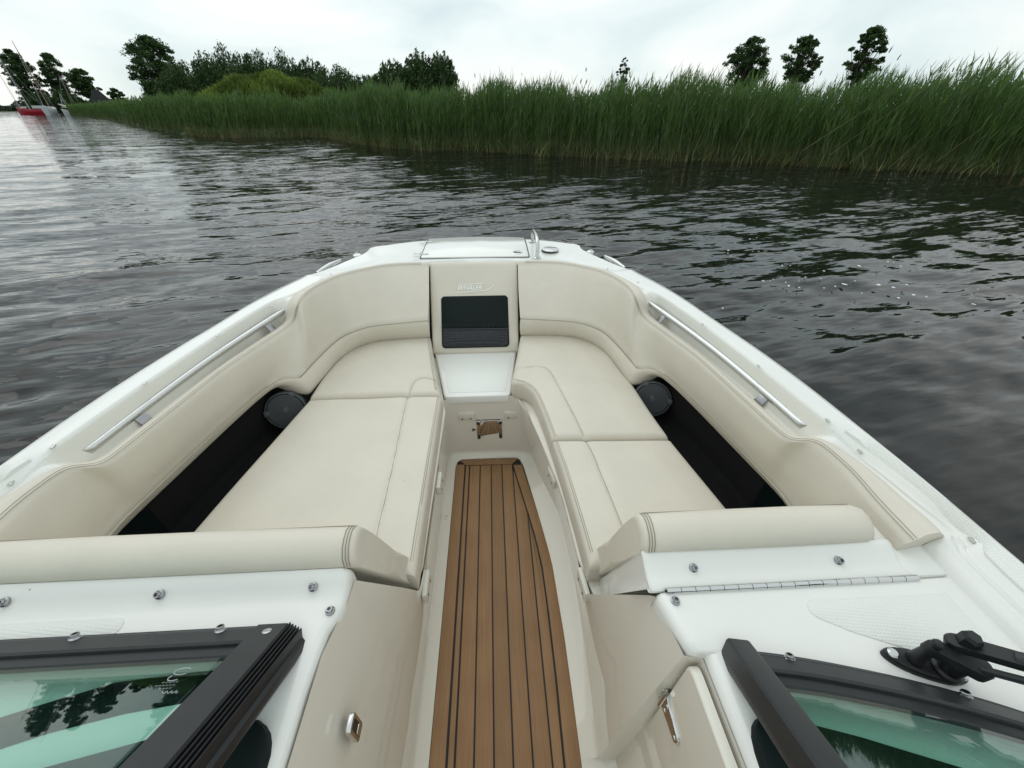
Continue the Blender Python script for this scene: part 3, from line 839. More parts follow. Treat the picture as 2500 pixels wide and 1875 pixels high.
# folding step / drink holder box on the riser
bx = part('fold_down_holder', (.07,1.54,.2))
v, f = rbox((.071,1.542,.267), (.140,.010,.130), .004); obj('back_plate', v, f, M['chrome'], bx)
v, f = rbox((.071,1.5345,.262), (.096,.004,.116), .001, rot=Matrix.Rotation(R(-2),3,'X')); obj('mirror_panel', v, f, M['chrome'], bx)
for x in (.013,.129):
    v, f = rbox((x,1.534,.262), (.020,.012,.112), .004); obj('side_arm', v, f, M['chrome'], bx)
    for z in (.213,.312):
        v, f = revolve([(.0085,0),(.0085,.006),(.006,.008)], 16, (x,1.529,z), Matrix.Rotation(R(90),3,'X')); obj('rubber_stop', v, f, M['rubber'], bx)
v, f = tube([(-.004,1.535,.262),(-.016,1.535,.262)], .0045, 10); obj('release_knob', v, f, M['rubber'], bx)
v, f = tube([(-.016,1.535,.262),(-.020,1.535,.262)], .010, 12); obj('knob_head', v, f, M['rubber'], bx)
# drain plug on the sole edge
v, f = revolve([(.009,0),(.009,.0015),(.006,.003),(.004,.001)], 16, (-.139,1.115,.0975)); obj('drain_screw', v, f, M['steel'], boat)
v, f = revolve([(.009,0),(.008,.0015)], 16, (-.158,1.112,.112), Matrix.Rotation(R(70),3,'Y')); obj('drain_screw', v, f, M['pad'], boat)

# --- windscreens: raked 35 degrees, frames of black extrusion, green glass
ca, sa = math.cos(R(35)), math.sin(R(35))
def ws_point(base, tang, s_, h):
    """point at s_ up the raked plane from the base line, h out of the plane"""
    t = Vector(tang).normalized(); back = Vector((t.y, -t.x, 0))
    if back.y > 0: back = -back
    upv = back*ca + Vector((0,0,sa)); nrm = t.cross(upv)
    if nrm.z < 0: nrm = -nrm
    return Vector(base) + upv*s_ + nrm*h
def strip(bases, prof, closed=True):
    rows = []
    for i, b in enumerate(bases):
        a, c = bases[max(i-1,0)], bases[min(i+1,len(bases)-1)]
        rows.append([ws_point(b, Vector(c)-Vector(a), *p) for p in prof])
    v, f = grid(rows, closed_u=True); n=len(prof)
    return v, f+[tuple(range(n))[::-1], tuple((len(rows)-1)*n+k for k in range(n))]
def sbar(base, tang, along, prof, s0, s1, steps=2):
    """bar running up the plane; prof in (along base, out of plane)"""
    rows = []
    t = Vector(tang).normalized()
    for k in range(steps):
        ss = s0+(s1-s0)*k/(steps-1)
        rows.append([ws_point(Vector(base)+t*(along+a), tang, ss, h) for a,h in prof])
    v, f = grid(rows, closed_u=True); n=len(prof)
    return v, f+[tuple(range(n))[::-1], tuple((steps-1)*n+k for k in range(n))]
SL = .62
def build_ws(name_s):
    if name_s < 0:
        bases = [Vector((x, .332, .863)) for x in np.linspace(-.285,-1.02,22)]
        wave = lambda i: .004*math.sin(i*.9)
    else:
        bases = [Vector((p[0],p[1],.863)) for p in cr([(.512,.252),(.62,.234),(.735,.207),(.84,.176),(.93,.142),(1.02,.098)],26)]
    w = part('windscreen', (bases[len(bases)//2].x, bases[len(bases)//2].y, .862))
    fixn(obj('base_seal', *strip(bases, [(-.012,0),(-.010,.010),(.002,.017),(.014,.016),(.016,0)]), M['rubber'], w))
    fixn(obj('frame_rail', *strip(bases, [(.012,0),(.012,.021),(.016,.023),(.019,.0215),(.0215,.0215),(.0225,.0235),(.050,.0235),(.053,.020),(.053,.002)]), M['black'], w, angle=30))
    fixn(obj('glazing_bead', *strip(bases, [(.052,.004),(.052,.0155),(.070,.0125),(.072,.010),(.072,.004)]), M['rubber'], w))
    ib = 1 if name_s < 0 else 0
    inb = bases[2:] if name_s < 0 else bases[1:]
    fixn(obj('glass', *strip(inb, [(.060,.0065),(.060,.0105),(SL,.0105),(SL,.0065)]), M['glass'], w, smooth=False))
    fixn(obj('frame_rail', *strip(bases, [(SL-.01,0),(SL-.01,.022),(SL+.03,.022),(SL+.03,0)]), M['black'], w, angle=30))
    t0 = bases[1]-bases[0]
    if name_s < 0:
        fixn(obj('side_frame', *sbar(bases[0], t0, 0, [(.050,.000),(.050,.022),(.047,.0245),(-.004,.0245),(-.006,.022),(-.006,-.012),(.004,-.014),(.02,-.004)], .010, SL+.02), M['black'], w, angle=30))
        for k in range(5):
            a = -.0055-.0048*k; fixn(obj('seal_rib', *sbar(bases[0], t0, 0, [(a,.000-.002*k),(a,.0225-.003*k),(a-.0012,.0240-.003*k),(a-.0026,.0225-.003*k),(a-.0032,.0-.002*k)], .006, SL+.02), M['rubber'], w))
        fixn(obj('seal_lip', *sbar(bases[0], t0, 0, [(-.006,-.012),(-.026,-.006),(-.034,-.010),(-.036,-.020),(-.030,-.032),(.0,-.034)], .000, SL+.02), M['rubber'], w))
        for x in (-.641,-.393):
            stud(ws_point((x,.332,.863),(1,0,0),.019,.022), (0,sa,ca), w)
        v, f = revolve([(.0078,0),(.0078,.0012),(.006,.0018)], 16, ws_point((-.306,.332,.863),(1,0,0),.030,.0232), Vector((0,sa,ca)).to_track_quat('Z','Y').to_matrix()); obj('screw', v, f, M['steel'], w)
        # etched maker's mark near the corner of the glass: too worn to read
        mk = MB()
        def stroke(pts, r): mk.add(*tube([ws_point((x,.332,.863),(1,0,0),q,.0112) for x,q in pts], r, 4))
        an = np.linspace(.6, 5.6, 16)
        stroke([(-.395+.012*math.cos(t), .100+.007*math.sin(t)) for t in an], .0006)
        stroke([(-.397+.009*math.cos(t), .113+.006*math.sin(t)) for t in an[:11]], .0006)
        for q, n_ in ((.121,5),(.127,6),(.133,4)):
            for k in range(n_): stroke([(-.385-.005*k, q), (-.3875-.005*k, q+.0015)], .0003)
        stroke([(-.368+.0008*i-.003*i, .142+.003*math.sin(i*2.2)) for i in range(12)], .0005)
        mk.build('etched_mark', M['boatwhite'], w)
    else:
        fixn(obj('side_frame', *sbar(bases[0], t0, 0, [(.036,.004),(.034,.026),(.030,.028),(-.002,.028),(-.006,.025),(-.014,.000),(-.012,-.014),(.030,-.008)], -.010, SL+.02), M['black'], w, angle=30))
        for x, y in ((.591,.220),(.840,.155)):
            i = int(np.argmin([abs(b.x-x) for b in bases])); t = bases[min(i+1,len(bases)-1)]-bases[i-1]
            stud(ws_point(bases[i], t, .018, .020), (0,sa,ca), w)
    return w
build_ws(-1); build_ws(1)

# --- wiper on the starboard deck
wp = part('windscreen_wiper', (.84,.22,.86))
a, b = Vector((.782,.246,0)), Vector((.894,.200,0)); d=(b-a).normalized(); n2=Vector((-d.y,d.x,0)); L_=(b-a).length
o=[]
for k in range(28):
    t=2*math.pi*k/28; rr=.020*(1-.15*math.cos(t)**2); o.append(((a+b)/2+d*(L_/2)*math.copysign(abs(math.cos(t))**.8,math.cos(t))+n2*rr*math.sin(t))[:2])
v,f=prism(o,.858,.873,.006); fixn(obj('base_plate',v,f,M['rubber'],wp))
for q in (a+d*.013, b-d*.012):
    v,f=revolve([(.0085,0),(.0085,.002),(.006,.0045)],14,(q.x,q.y,.8725)); obj('bolt',v,f,M['steel'],wp)
p1=a+d*.043; p2=a+d*.088
v,f=revolve([(.0125,0),(.0115,.012),(.0085,.048),(.0085,.056)],20,(p1.x,p1.y,.868)); obj('post',v,f,M['rubber'],wp)
v,f=revolve([(.0078,0),(.0078,.006),(.0055,.011),(.002,.013)],16,(p1.x,p1.y,.932)); obj('cap_nut',v,f,M['rubber'],wp)
v,f=revolve([(.021,0),(.021,.010),(.017,.014),(.017,.030),(.013,.04)],24,(p2.x,p2.y,.868)); obj('spindle_housing',v,f,M['rubber'],wp)
def flat_link(pa,pb,wa,wb,h):
    pa,pb=Vector(pa),Vector(pb); d_=(pb-pa); dl=d_.length; dn=d_.normalized(); sd=Vector((-dn.y,dn.x,0)).normalized(); o1=[]
    for t in np.linspace(90,270,9): o1.append(pa+dn*(wa*math.cos(R(t)))+sd*(wa*math.sin(R(t))))
    for t in np.linspace(-90,90,9): o1.append(pb+dn*(wb*math.cos(R(t)))+sd*(wb*math.sin(R(t))))
    u_=dn.cross(sd); u_=u_ if u_.z>0 else -u_
    rows=[[x-u_*h for x in o1],[x+u_*h*.7 for x in o1],[x+u_*h-(x-(pa+pb)/2)*.04 for x in o1]]
    v,f=grid(rows,closed_u=True); n=len(o1); return v,f+[tuple(range(n))[::-1],tuple(2*n+k for k in range(n))]
e2=Vector((p2.x+.012,p2.y-.010,.916))
fixn(obj('link_arm',*flat_link((p1.x,p1.y,.922),e2,.0105,.019,.009),M['rubber'],wp))
hx=Vector((p2.x+.004,p2.y+.016,.925))
v,f=revolve([(.0135,0),(.0135,.022),(.010,.028)],6,(hx.x,hx.y,.934)); obj('hex_nut',v,f,M['rubber'],wp,smooth=False)
far=Vector((1.10,.02,1.12))
fixn(obj('wiper_arm',*flat_link((hx.x-.01,hx.y+.004,.932),hx+(far-hx)*.22,.0125,.0115,.007),M['rubber'],wp))
v,f=tube([hx+(far-hx)*.15+Vector((0,0,.004)),hx+(far-hx)*.3+Vector((0,0,.004)),far],[.012,.014,.012],12); obj('arm_tube',v,f,M['black'],wp)
v,f=tube([e2+Vector((-.004,-.004,.004)),e2+(far-hx)*.35,far+Vector((0,-.012,-.01))],[.006,.006,.005],8); obj('parallel_rod',v,f,M['rubber'],wp)

# ================================================================== UPHOLSTERY (each piece lifts out: a thing of its own)
def toward_center(p, d):
    q = np.array(p, float).copy(); c = np.array([0, 1.35]); v = c - q[:, :2]; v /= np.linalg.norm(v, axis=1)[:, None]
    q[:, :2] += v * d; return q
def bolster(s):
    base = (s * .8, 1.4, .55)
    th = empty('side_bolster', base)
    side = 'port' if s < 0 else 'starboard'
    tag(th, f'long cream vinyl backrest and side bolster curving along the {side} side above the loudspeaker', 'backrest', 'bow seat backrests')
    O, T, S, B = LO, LT, LS, LB
    rows = [O + [0, 0, -.06], O + [0, 0, -.006]]
    rows.append(O * .93 + T * .07 + [0, 0, .005]); aft = (np.clip((np.arange(len(O)) - 104) / 12., 0, 1) * .010)[:, None] * np.array([0, 0, 1.]); rows.append(O * .65 + T * .35 + [0, 0, .012] + aft); rows.append(O * .3 + T * .7 + [0, 0, .011] + aft); rows.append(O*.08+T*.92 + [0, 0, .004])
    rows.append(T + [0, 0, -.001])
    for t in (.06, .14, .28, .45, .62, .78, .9):
        rows.append(toward_center(T * (1 - t) + S * t, .012 * math.sin(math.pi * min(1, t * 1.05)) + .003))
    front = np.clip(1 - (np.arange(len(S)) - 46) / 14., 0, 1)[:, None]       # the lumbar roll ends at the speaker
    rows.append(toward_center(T * .03 + S * .97, .006)); rows.append(toward_center(S, -.002)); rows.append(toward_center(S * .95 + B * .05, .004))
    for t in (.25, .5, .78): 
        rows.append(toward_center(S * (1 - t) + B * t, .004) + front * (toward_center(S * (1 - t) + B * t, .014 * math.sin(math.pi * t)) - (S * (1 - t) + B * t)))
    rows.append(B); rows.append(toward_center(B, -.012) + [0, 0, -.008]); rows.append(toward_center(B, -.06) + [0, 0, -.006])
    rows = [mirror(r, s) for r in rows]
    v, f = grid(rows); n = len(rows[0]); m = len(rows)
    f += [tuple(k * n for k in range(m)), tuple(k * n + n - 1 for k in range(m))[::-1]]
    fixn(obj('cushion', v, f, M['vinyl'], th, angle=60))
    for off in (.004, .010):
        q = T * (1 - off * 8) + O * off * 8 + [0, 0, .003 + off * .9]; 
        v, f = tube(mirror(q[2:], s), .00085, 5); obj('stitching', v, f, M['stitch'], th)
    v, f = tube(mirror(toward_center(S[:52], .0005), s), .0012, 5); obj('seam', v, f, M['stitch'], th)
    return th
for s in (1, -1): bolster(s)

# --- centre backrest with storage pocket and embroidery
ctr = empty('centre_backrest', (0, 2.1, .481))
tag(ctr, 'narrow cream centre backrest with white lettering and dark net pocket', 'backrest')
PA, PB_ = np.array([0, 2.29, .904]), np.array([0, 1.952, .484])
PE = (PB_ - PA) / np.linalg.norm(PB_ - PA); PN = np.cross([1, 0, 0], PE); PN = PN if PN[1] < 0 else -PN
PLEN = np.linalg.norm(PB_ - PA)
def pface(x, d, h=0.0): return PA + np.array([x, 0, 0]) + PE * d + PN * h
rows = []
for d, h in ((.03, -.09), (-.012, -.065), (-.020, -.04), (-.018, -.018), (-.008, -.004), (.006, .002), (.02, .004), (.1, .008), (.25, .010), (.4, .008), (.52, .003), (PLEN - .008, -.002), (PLEN - .001, -.012), (PLEN - .002, -.05)):
    dd = np.clip(d, 0, PLEN); w = .2622 - .010 * dd / PLEN
    row = []
    for u in (-1, -.995, -.975, -.94, -.8, -.5, 0, .5, .8, .94, .975, .995, 1):
        e = (1 - abs(u)) * w; drop = .05 if abs(u) == 1 else max(0, .012 - e) ** 2 / .012
        row.append(pface(u * w, d, h - drop))
    rows.append(row)
v, f = grid(rows); m = len(rows); n = 13
fixn(obj('cushion', v, f, M['vinyl'], ctr, angle=60))
def panel_shape(outline, h0, h1, mat, name, parent, inset=.003):
    o = np.array(outline); c = o.mean(0); n = len(o)
    rows = [[pface(x, d, h0) for x, d in o], [pface(x, d, h1 - .002) for x, d in o], [pface(*(np.array([x, d]) + (c - [x, d]) / np.linalg.norm(c - [x, d]) * inset), h1) for x, d in o]]
    v, f = grid(rows, closed_u=True)
    return fixn(obj(name, v, f + [tuple(2 * n + k for k in range(n))], mat, parent))
pk = part('storage_pocket', tuple(pface(0, .35, .01)), ctr)
panel_shape(rrect(-.196, .197, .199, .506, .022), .002, .0135, M['teal'], 'backing', pk)
# net gathers under an elastic band
rows = []
for d in np.linspace(.392, .502, 12):
    w = .188 - .02 * max(0, (d - .487) / .015) ** 2
    rows.append([pface(x, d, .0165 + .012 * math.sin(math.pi * (d - .392) / .118) * (1 - (x / .2) ** 4) + .0012 * math.sin(x * 90) * math.cos(d * 60)) for x in np.linspace(-w, w, 60)])
v, f = grid(rows); fixn(obj('netting', v, f, M['net'], pk))
rows = []
for k, d in enumerate(np.linspace(.364, .396, 9)):
    rows.append([pface(x, d + .002 * math.sin(x * 9), .020 + .004 * math.sin(math.pi * k / 8) + .0028 * math.sin(x * 230 + 1.5 * math.sin(x * 47) + (d - .36) * 60) * math.sin(math.pi * k / 8) - .006 * (k in (0, 8))) for x in np.linspace(-.193, .194, 200)])
v, f = grid(rows); fixn(obj('elastic_band', v, f, M['teal'], pk))
v, f = tube([pface(x, .397 + .002 * math.sin(x * 9), .0225) for x in np.linspace(-.192, .193, 30)], .0014, 5); obj('band_piping', v, f, M['plastic'], pk)
# embroidered logo
def text_mesh(name, txt, size, x0, d0, shear, sx, parent, bold=.0):
    cu = bpy.data.curves.new(name, 'FONT'); cu.body = txt; cu.size = 1; cu.shear = shear; cu.offset = bold; cu.extrude = 0
    tmp = bpy.data.objects.new(name, cu); col.objects.link(tmp)
    dg = bpy.context.evaluated_depsgraph_get(); dg.update()
    me0 = tmp.evaluated_get(dg).to_mesh()
    vs = np.array([v_.co[:] for v_ in me0.vertices]); fs = [tuple(p.vertices) for p in me0.polygons]
    tmp.evaluated_get(dg).to_mesh_clear(); bpy.data.objects.remove(tmp); 
    w = vs[:, 0].max() - vs[:, 0].min(); hh = vs[:, 1].max() - vs[:, 1].min()
    vs[:, 0] = (vs[:, 0] - vs[:, 0].min()) / w * sx; vs[:, 1] = vs[:, 1] / hh * size
    P = [pface(x0 + a, d0 - b - .03 * a, .014) for a, b, _ in vs]
    o = obj(name, P, fs, M['thread_white'], parent, smooth=False)
    return o
text_mesh('lettering', 'BOSTON', .0150, -.091, .1415, .35, .083, ctr, .012)
text_mesh('lettering', 'WHALER', .0270, -.094, .1665, .35, .140, ctr, .022)
def logo_line(pts, r):
    pts = cr(pts, 40); rows = []
    t = np.gradient(pts, axis=0); t /= np.linalg.norm(t, axis=1)[:, None]
    nn = np.stack([-t[:, 1], t[:, 0]], 1); ww = r * np.minimum(1, np.minimum(np.linspace(0, 6, 40) + .15, np.linspace(6, 0, 40) + .15))[:, None]
    a, b = pts + nn * ww, pts - nn * ww
    v, f = grid([[pface(x, d, .0128) for x, d in a], [pface(x, d, .0128) for x, d in b]])
    obj('emblem_line', v, f, M['thread_white'], ctr, smooth=False)
logo_line([(-.123, .1785), (-.04, .1745), (.04, .1700), (.07, .166), (.092, .156), (.11, .142), (.125, .128)], .0022)
logo_line([(-.004, .1275), (.03, .1262), (.06, .1255)], .0022)
logo_line([(.060, .1255), (.080, .1243), (.089, .1238), (.096, .1255), (.100, .128)], .0009)
for sx_ in (-1, 1):
    v, f = tube([pface(sx_ * (.262 - .023 * d / PLEN - .010), d, -.0015) for d in np.linspace(.0, PLEN - .01, 20)], .0009, 5); obj('stitching', v, f, M['stitch'], ctr)

# --- seat cushions as soft slabs
def poly_dist(P, line):
    best = np.full(len(P), 9.)
    for a, b in zip(line[:-1], line[1:]):
        ab = b - a; t = np.clip(((P - a) @ ab) / (ab @ ab + 1e-12), 0, 1)
        best = np.minimum(best, np.linalg.norm(P - (a + t[:, None] * ab), axis=1))
    return best
def cushion(label, inner, outer, zt, zb, groove, stitch_in, r=.024, nu=90, nv=100, group='bow seat cushions', stitch=True, puff=.012, extra=None):
    """inner and outer rails run front to aft"""
    A, B = cr(inner, nv * 3), cr(outer, nv * 3)
    def spaced(n, L):
        e = np.array([0, .04, .1, .18, .28, .4, .55, .75, 1.0]) * r / L
        mid = np.linspace(e[-1], 1 - e[-1], n)[1:-1]
        return np.concatenate([e, mid, 1 - e[::-1]])
    W = float(np.mean(np.linalg.norm(A - B, axis=1))); Lg = float(np.linalg.norm(np.diff(A, axis=0), axis=1).sum())
    us, vs = spaced(nu, W), spaced(nv, Lg)
    Av = np.stack([np.interp(vs, np.linspace(0, 1, len(A)), A[:, k]) for k in (0, 1)], 1); Bv = np.stack([np.interp(vs, np.linspace(0, 1, len(B)), B[:, k]) for k in (0, 1)], 1)
    XY = Av[:, None, :] * (1 - us)[None, :, None] + Bv[:, None, :] * us[None, :, None]
    P = XY.reshape(-1, 2)
    du = np.minimum(us, 1 - us) * W; dv = np.minimum(vs, 1 - vs) * Lg
    rd = lambda d: np.where(d < r, r - np.sqrt(np.maximum(0, r * r - (r - d) ** 2)), 0)
    drop = np.hypot(rd(dv)[:, None], rd(du)[None, :])
    z = zt - np.minimum(drop, r * 1.1) + puff * (np.minimum(1, dv / .12) ** .6)[:, None] * (np.minimum(1, du / .12) ** .6)[None, :] - puff
    z = z.reshape(-1)
    if groove is not None:
        gl = cr(groove, 60); dd = poly_dist(P, gl); z = z - .006 * np.exp(-(dd / .006) ** 2) - .003 * np.exp(-(dd / .022) ** 2)
    rs = np.random.default_rng(len(label)); 
    for _ in range(10):                           # slow hand-made unevenness
        kx, ky = rs.normal(0, 9, 2); z = z + .0006 * np.sin(P[:, 0] * kx + P[:, 1] * ky + rs.uniform(0, 6))
    V = np.c_[P, z]; nvv, nuu = len(vs), len(us)
    v, f = grid(V.reshape(nvv, nuu, 3))
    ring = [j for j in range(nuu)] + [i * nuu + nuu - 1 for i in range(1, nvv)] + [(nvv - 1) * nuu + j for j in range(nuu - 2, -1, -1)] + [i * nuu for i in range(nvv - 2, 0, -1)]
    n0 = len(v); c2 = P.mean(0)
    for zz, ins in ((zt - r - (zt - zb) * .45, -.003), (zb + .008, .0), (zb, .008)):
        for k in ring:
            p = P[k]; d = (c2 - p) / np.linalg.norm(c2 - p); v.append((p[0] + d[0] * ins, p[1] + d[1] * ins, min(zz, z[k] - .002)))
    m = len(ring)
    for lv in range(3):
        for k in range(m):
            a = ring[k] if lv == 0 else n0 + (lv - 1) * m + k; b = ring[(k + 1) % m] if lv == 0 else n0 + (lv - 1) * m + (k + 1) % m
            f.append((a, b, n0 + lv * m + (k + 1) % m, n0 + lv * m + k))
    f.append(tuple(n0 + 2 * m + k for k in range(m)))
    c = P.mean(0); th = empty('seat_cushion', (c[0], c[1], zb)); tag(th, label, 'seat cushion', group)
    fixn(obj('pad', v, f, M['vinyl'], th, angle=60))
    if groove is not None:
        gl = cr(groove, 60)
        zz = zt - .0035 - puff * .35
        idx = [int(np.argmin(np.sum((P - q) ** 2, 1))) for q in gl]
        v, f = tube([(q[0], q[1], z[i] + .0004) for q, i in zip(gl, idx)], .0011, 5); obj('seam', v, f, M['stitch'], th)
    if stitch:
        sg = np.sign(outer[0][0])
        Ain = cr(stitch_in, 90)
        for k in (0, .006):
            q = Ain.copy(); d = np.gradient(q, axis=0); d /= np.linalg.norm(d, axis=1)[:, None]; nn = np.stack([-d[:, 1], d[:, 0]], 1)
            if (nn[40] @ (c - q[40])) < 0: nn = -nn
            q = q + nn * (.012 + k); idx = [int(np.argmin(np.sum((P - a) ** 2, 1))) for a in q]
            v, f = tube([(a[0], a[1], z[i] + .0006) for a, i in zip(q, idx)], .0009, 5); obj('stitching', v, f, M['stitch'], th)
    return th
ZT, ZB = .572, .4585
cushion('cream seat cushion in the port bow corner, beside the white step', [(-.266,2.038),(-.232,1.85),(-.196,1.672),(-.158,1.50),(-.150,1.469)],
        [(-.50,2.016),(-.612,1.978),(-.69,1.897),(-.738,1.785),(-.758,1.636),(-.762,1.466)], ZT, ZB, [(-.175,1.58),(-.24,1.60),(-.285,1.57),(-.300,1.475)], [(-.262,2.02),(-.232,1.85),(-.196,1.672),(-.16,1.50)])
cushion('long cream seat cushion on the port side, beside the teak aisle', [(-.146,1.463),(-.144,1.3),(-.143,1.0),(-.140,.64),(-.140,.60)],
        [(-.756,1.459),(-.79,1.27),(-.82,1.09),(-.874,.778),(-.900,.60)], ZT - .004, ZB, [(-.303,1.455),(-.293,1.2),(-.284,.98),(-.277,.74),(-.27,.61)], [(-.146,1.45),(-.144,1.2),(-.143,1.0),(-.140,.64)])
cushion('cream seat cushion in the starboard bow corner, wrapping round the white step', [(.266,2.032),(.229,1.80),(.192,1.58),(.196,1.545),(.222,1.530),(.255,1.512),(.288,1.455),(.312,1.32),(.333,1.142)],
        [(.50,2.012),(.612,1.976),(.69,1.897),(.738,1.785),(.757,1.66),(.772,1.56),(.785,1.47),(.80,1.28),(.817,1.126)], ZT, ZB, [(.205,1.669),(.30,1.672),(.363,1.660),(.395,1.60),(.42,1.45),(.468,1.145)], [(.192,1.56),(.21,1.540),(.255,1.512),(.288,1.455),(.312,1.32),(.333,1.15)])
cushion('shorter cream seat cushion on the starboard side, beside the teak aisle', [(.334,1.135),(.345,1.02),(.352,.95),(.366,.75),(.372,.62),(.374,.60)],
        [(.820,1.118),(.84,1.0),(.88,.79),(.905,.66),(.915,.60)], ZT - .004, ZB, [(.470,1.13),(.481,1.05),(.488,.93),(.500,.78),(.51,.62)], [(.334,1.125),(.345,1.02),(.352,.95),(.366,.75),(.372,.64)])

# --- aft backrests, leaning on the consoles
def aft_backrest(s):
    prof = np.array([(.440,.8875),(.443,.901),(.452,.914),(.466,.924),(.484,.929),(.500,.9285),(.511,.922),(.519,.910),(.545,.848),(.60,.70),(.66,.545),(.700,.43),(.704,.41),(.698,.395),(.685,.388),(.655,.385),(.643,.392),(.634,.405),(.60,.49),(.54,.64),(.48,.79)])
    prof = cr(np.vstack([prof, prof[:1]]), 64)[:-1]
    if s < 0: xe = lambda z: -.188 + (.925 - z) * .062; x0, x1 = 0, -.80; sg = -1
    else: xe = lambda z: .412 - (.925 - z) * .02; x0, x1 = 0, .530; sg = 1
    cen = prof.mean(0); rows = []
    L_ = abs(x1)
    for a, ins in ((0,.022),(.001,.013),(.004,.006),(.010,.0015),(.018,0),(.03,0),(L_*.33,-.003),(L_*.66,-.003),(L_-.06,0),(L_-.03,.004),(L_-.012,.014),(L_-.002,.030),(L_,.042)):
        r_ = []
        for y, z in prof:
            d = cen - [y, z]; d /= np.linalg.norm(d)
            if ins > .01 and a > .1: k = ins
            else: k = ins
            yy, zz = y + d[0] * k, z + d[1] * k
            x = xe(z) + sg * a
            if a > .1: x = (xe(.9) + sg * a) * (a / L_) + x * (1 - a / L_)
            r_.append((x, yy, zz))
        rows.append(r_)
    th = empty('aft_backrest', (xe(.4) + sg * L_ / 2, .6, .386))
    side = 'port' if s < 0 else 'starboard'
    tag(th, 'cream vinyl backrest roll on the port console, between seat and windscreen' if s < 0 else 'cream vinyl backrest roll on the hinged white flap with long piano hinge', 'backrest', 'backrest rolls ahead of the windscreens')
    v, f = grid(rows, closed_u=True); n = len(rows[0])
    f += [tuple(range(n)), tuple((len(rows) - 1) * n + k for k in range(n))[::-1]]
    fixn(obj('roll', v, f, M['vinyl'], th, angle=60))
    i0 = [k for k, (y, z) in enumerate(prof) if z > .80 and y < .56]
    ip = int(np.argmin(np.hypot(prof[:, 0] - .509, prof[:, 1] - .9235)))
    for dd in (0,):
        y, z = prof[ip] + (prof[ip] - cen) / np.linalg.norm(prof[ip] - cen) * .0012
        v, f = tube([(xe(z) + sg * a, y, z) for a in np.linspace(.015, L_ - .04, 30)], .0010, 5); obj('stitching', v, f, M['stitch'], th)
    for a in (.018, .024, .012):
        q = []
        for k in range(0, 14):
            y, z = prof[k]; d = (np.array([y, z]) - cen); d /= np.linalg.norm(d); q.append((xe(z) + sg * a, y + d[0] * .0008, z + d[1] * .0008))
        v, f = tube(q, .0010, 5); obj('stitching', v, f, M['stitch'], th)
aft_backrest(-1); aft_backrest(1)

# ================================================================== THE RIVER
def fast_mesh(name, V, F, mat, colors=None, smooth=True):
    """V (n,3), F (m,4) or (m,3) arrays"""
    me = bpy.data.meshes.new(name); V = np.asarray(V, np.float32); F = np.asarray(F, np.int32); k = F.shape[1]
    me.vertices.add(len(V)); me.vertices.foreach_set('co', V.ravel())
    me.loops.add(F.size); me.loops.foreach_set('vertex_index', F.ravel())
    me.polygons.add(len(F)); me.polygons.foreach_set('loop_start', np.arange(0, F.size, k, dtype=np.int32))
    if smooth: me.polygons.foreach_set('use_smooth', np.ones(len(F), bool))
    me.update(calc_edges=True); me.validate()
    if colors is not None:
        a = me.color_attributes.new('Col', 'FLOAT_COLOR', 'POINT')
        c = np.ones((len(V), 4), np.float32); c[:, :3] = colors; a.data.foreach_set('color', c.ravel())
    me.materials.append(mat)
    return me

def water():
    na, nr = 520, 760
    th = np.radians(np.linspace(-112, 112, na)); r = np.concatenate([[.0], np.geomspace(.9, 2600, nr - 1)])
    TH, RR = np.meshgrid(th, r); X = RR * np.sin(TH); Y = RR * np.cos(TH) - .6
    Zz = np.zeros_like(X); rs = np.random.default_rng(3)
    cell = RR * .011
    for k in range(46):
        lam = .16 * (2.0 / .16) ** (k / 45.); ang = R(104) + rs.normal(0, .42)
        amp = .0019 * (lam / .4) ** .45
        kx, ky = 2 * np.pi / lam * np.cos(ang), 2 * np.pi / lam * np.sin(ang)
        ph = kx * X + ky * Y + rs.uniform(0, 6.28) + .6 * np.sin(X * .37 + k) * np.cos(Y * .29 - k)
        att = np.clip((lam / (cell + 1e-6) - 3) / 3, 0, 1)
        Zz += amp * att * np.sin(ph)
    patch = .65 + .35 * np.sin(X * .21 + 1.3 * np.sin(Y * .13)) * np.cos(Y * .17 + .9)
    calm = 1 - .65 * np.exp(-(((X - 2.6) / 1.5) ** 2 + ((Y - 1.2) / 1.6) ** 2))       # slick water off the starboard side
    Zz *= patch * calm * 1.5
    V = np.stack([X, Y, Zz], -1).reshape(-1, 3)
    i = np.arange(nr - 1)[:, None] * na + np.arange(na - 1)[None, :]
    F = np.stack([i, i + 1, i + na + 1, i + na], -1).reshape(-1, 4)
    F = F[:, ::-1]
    o = link('water', fast_mesh('water', V, F, M['water']), None, (0, 0, 0))
    tag(o, kind='structure', label='dark rippled river water')
water()

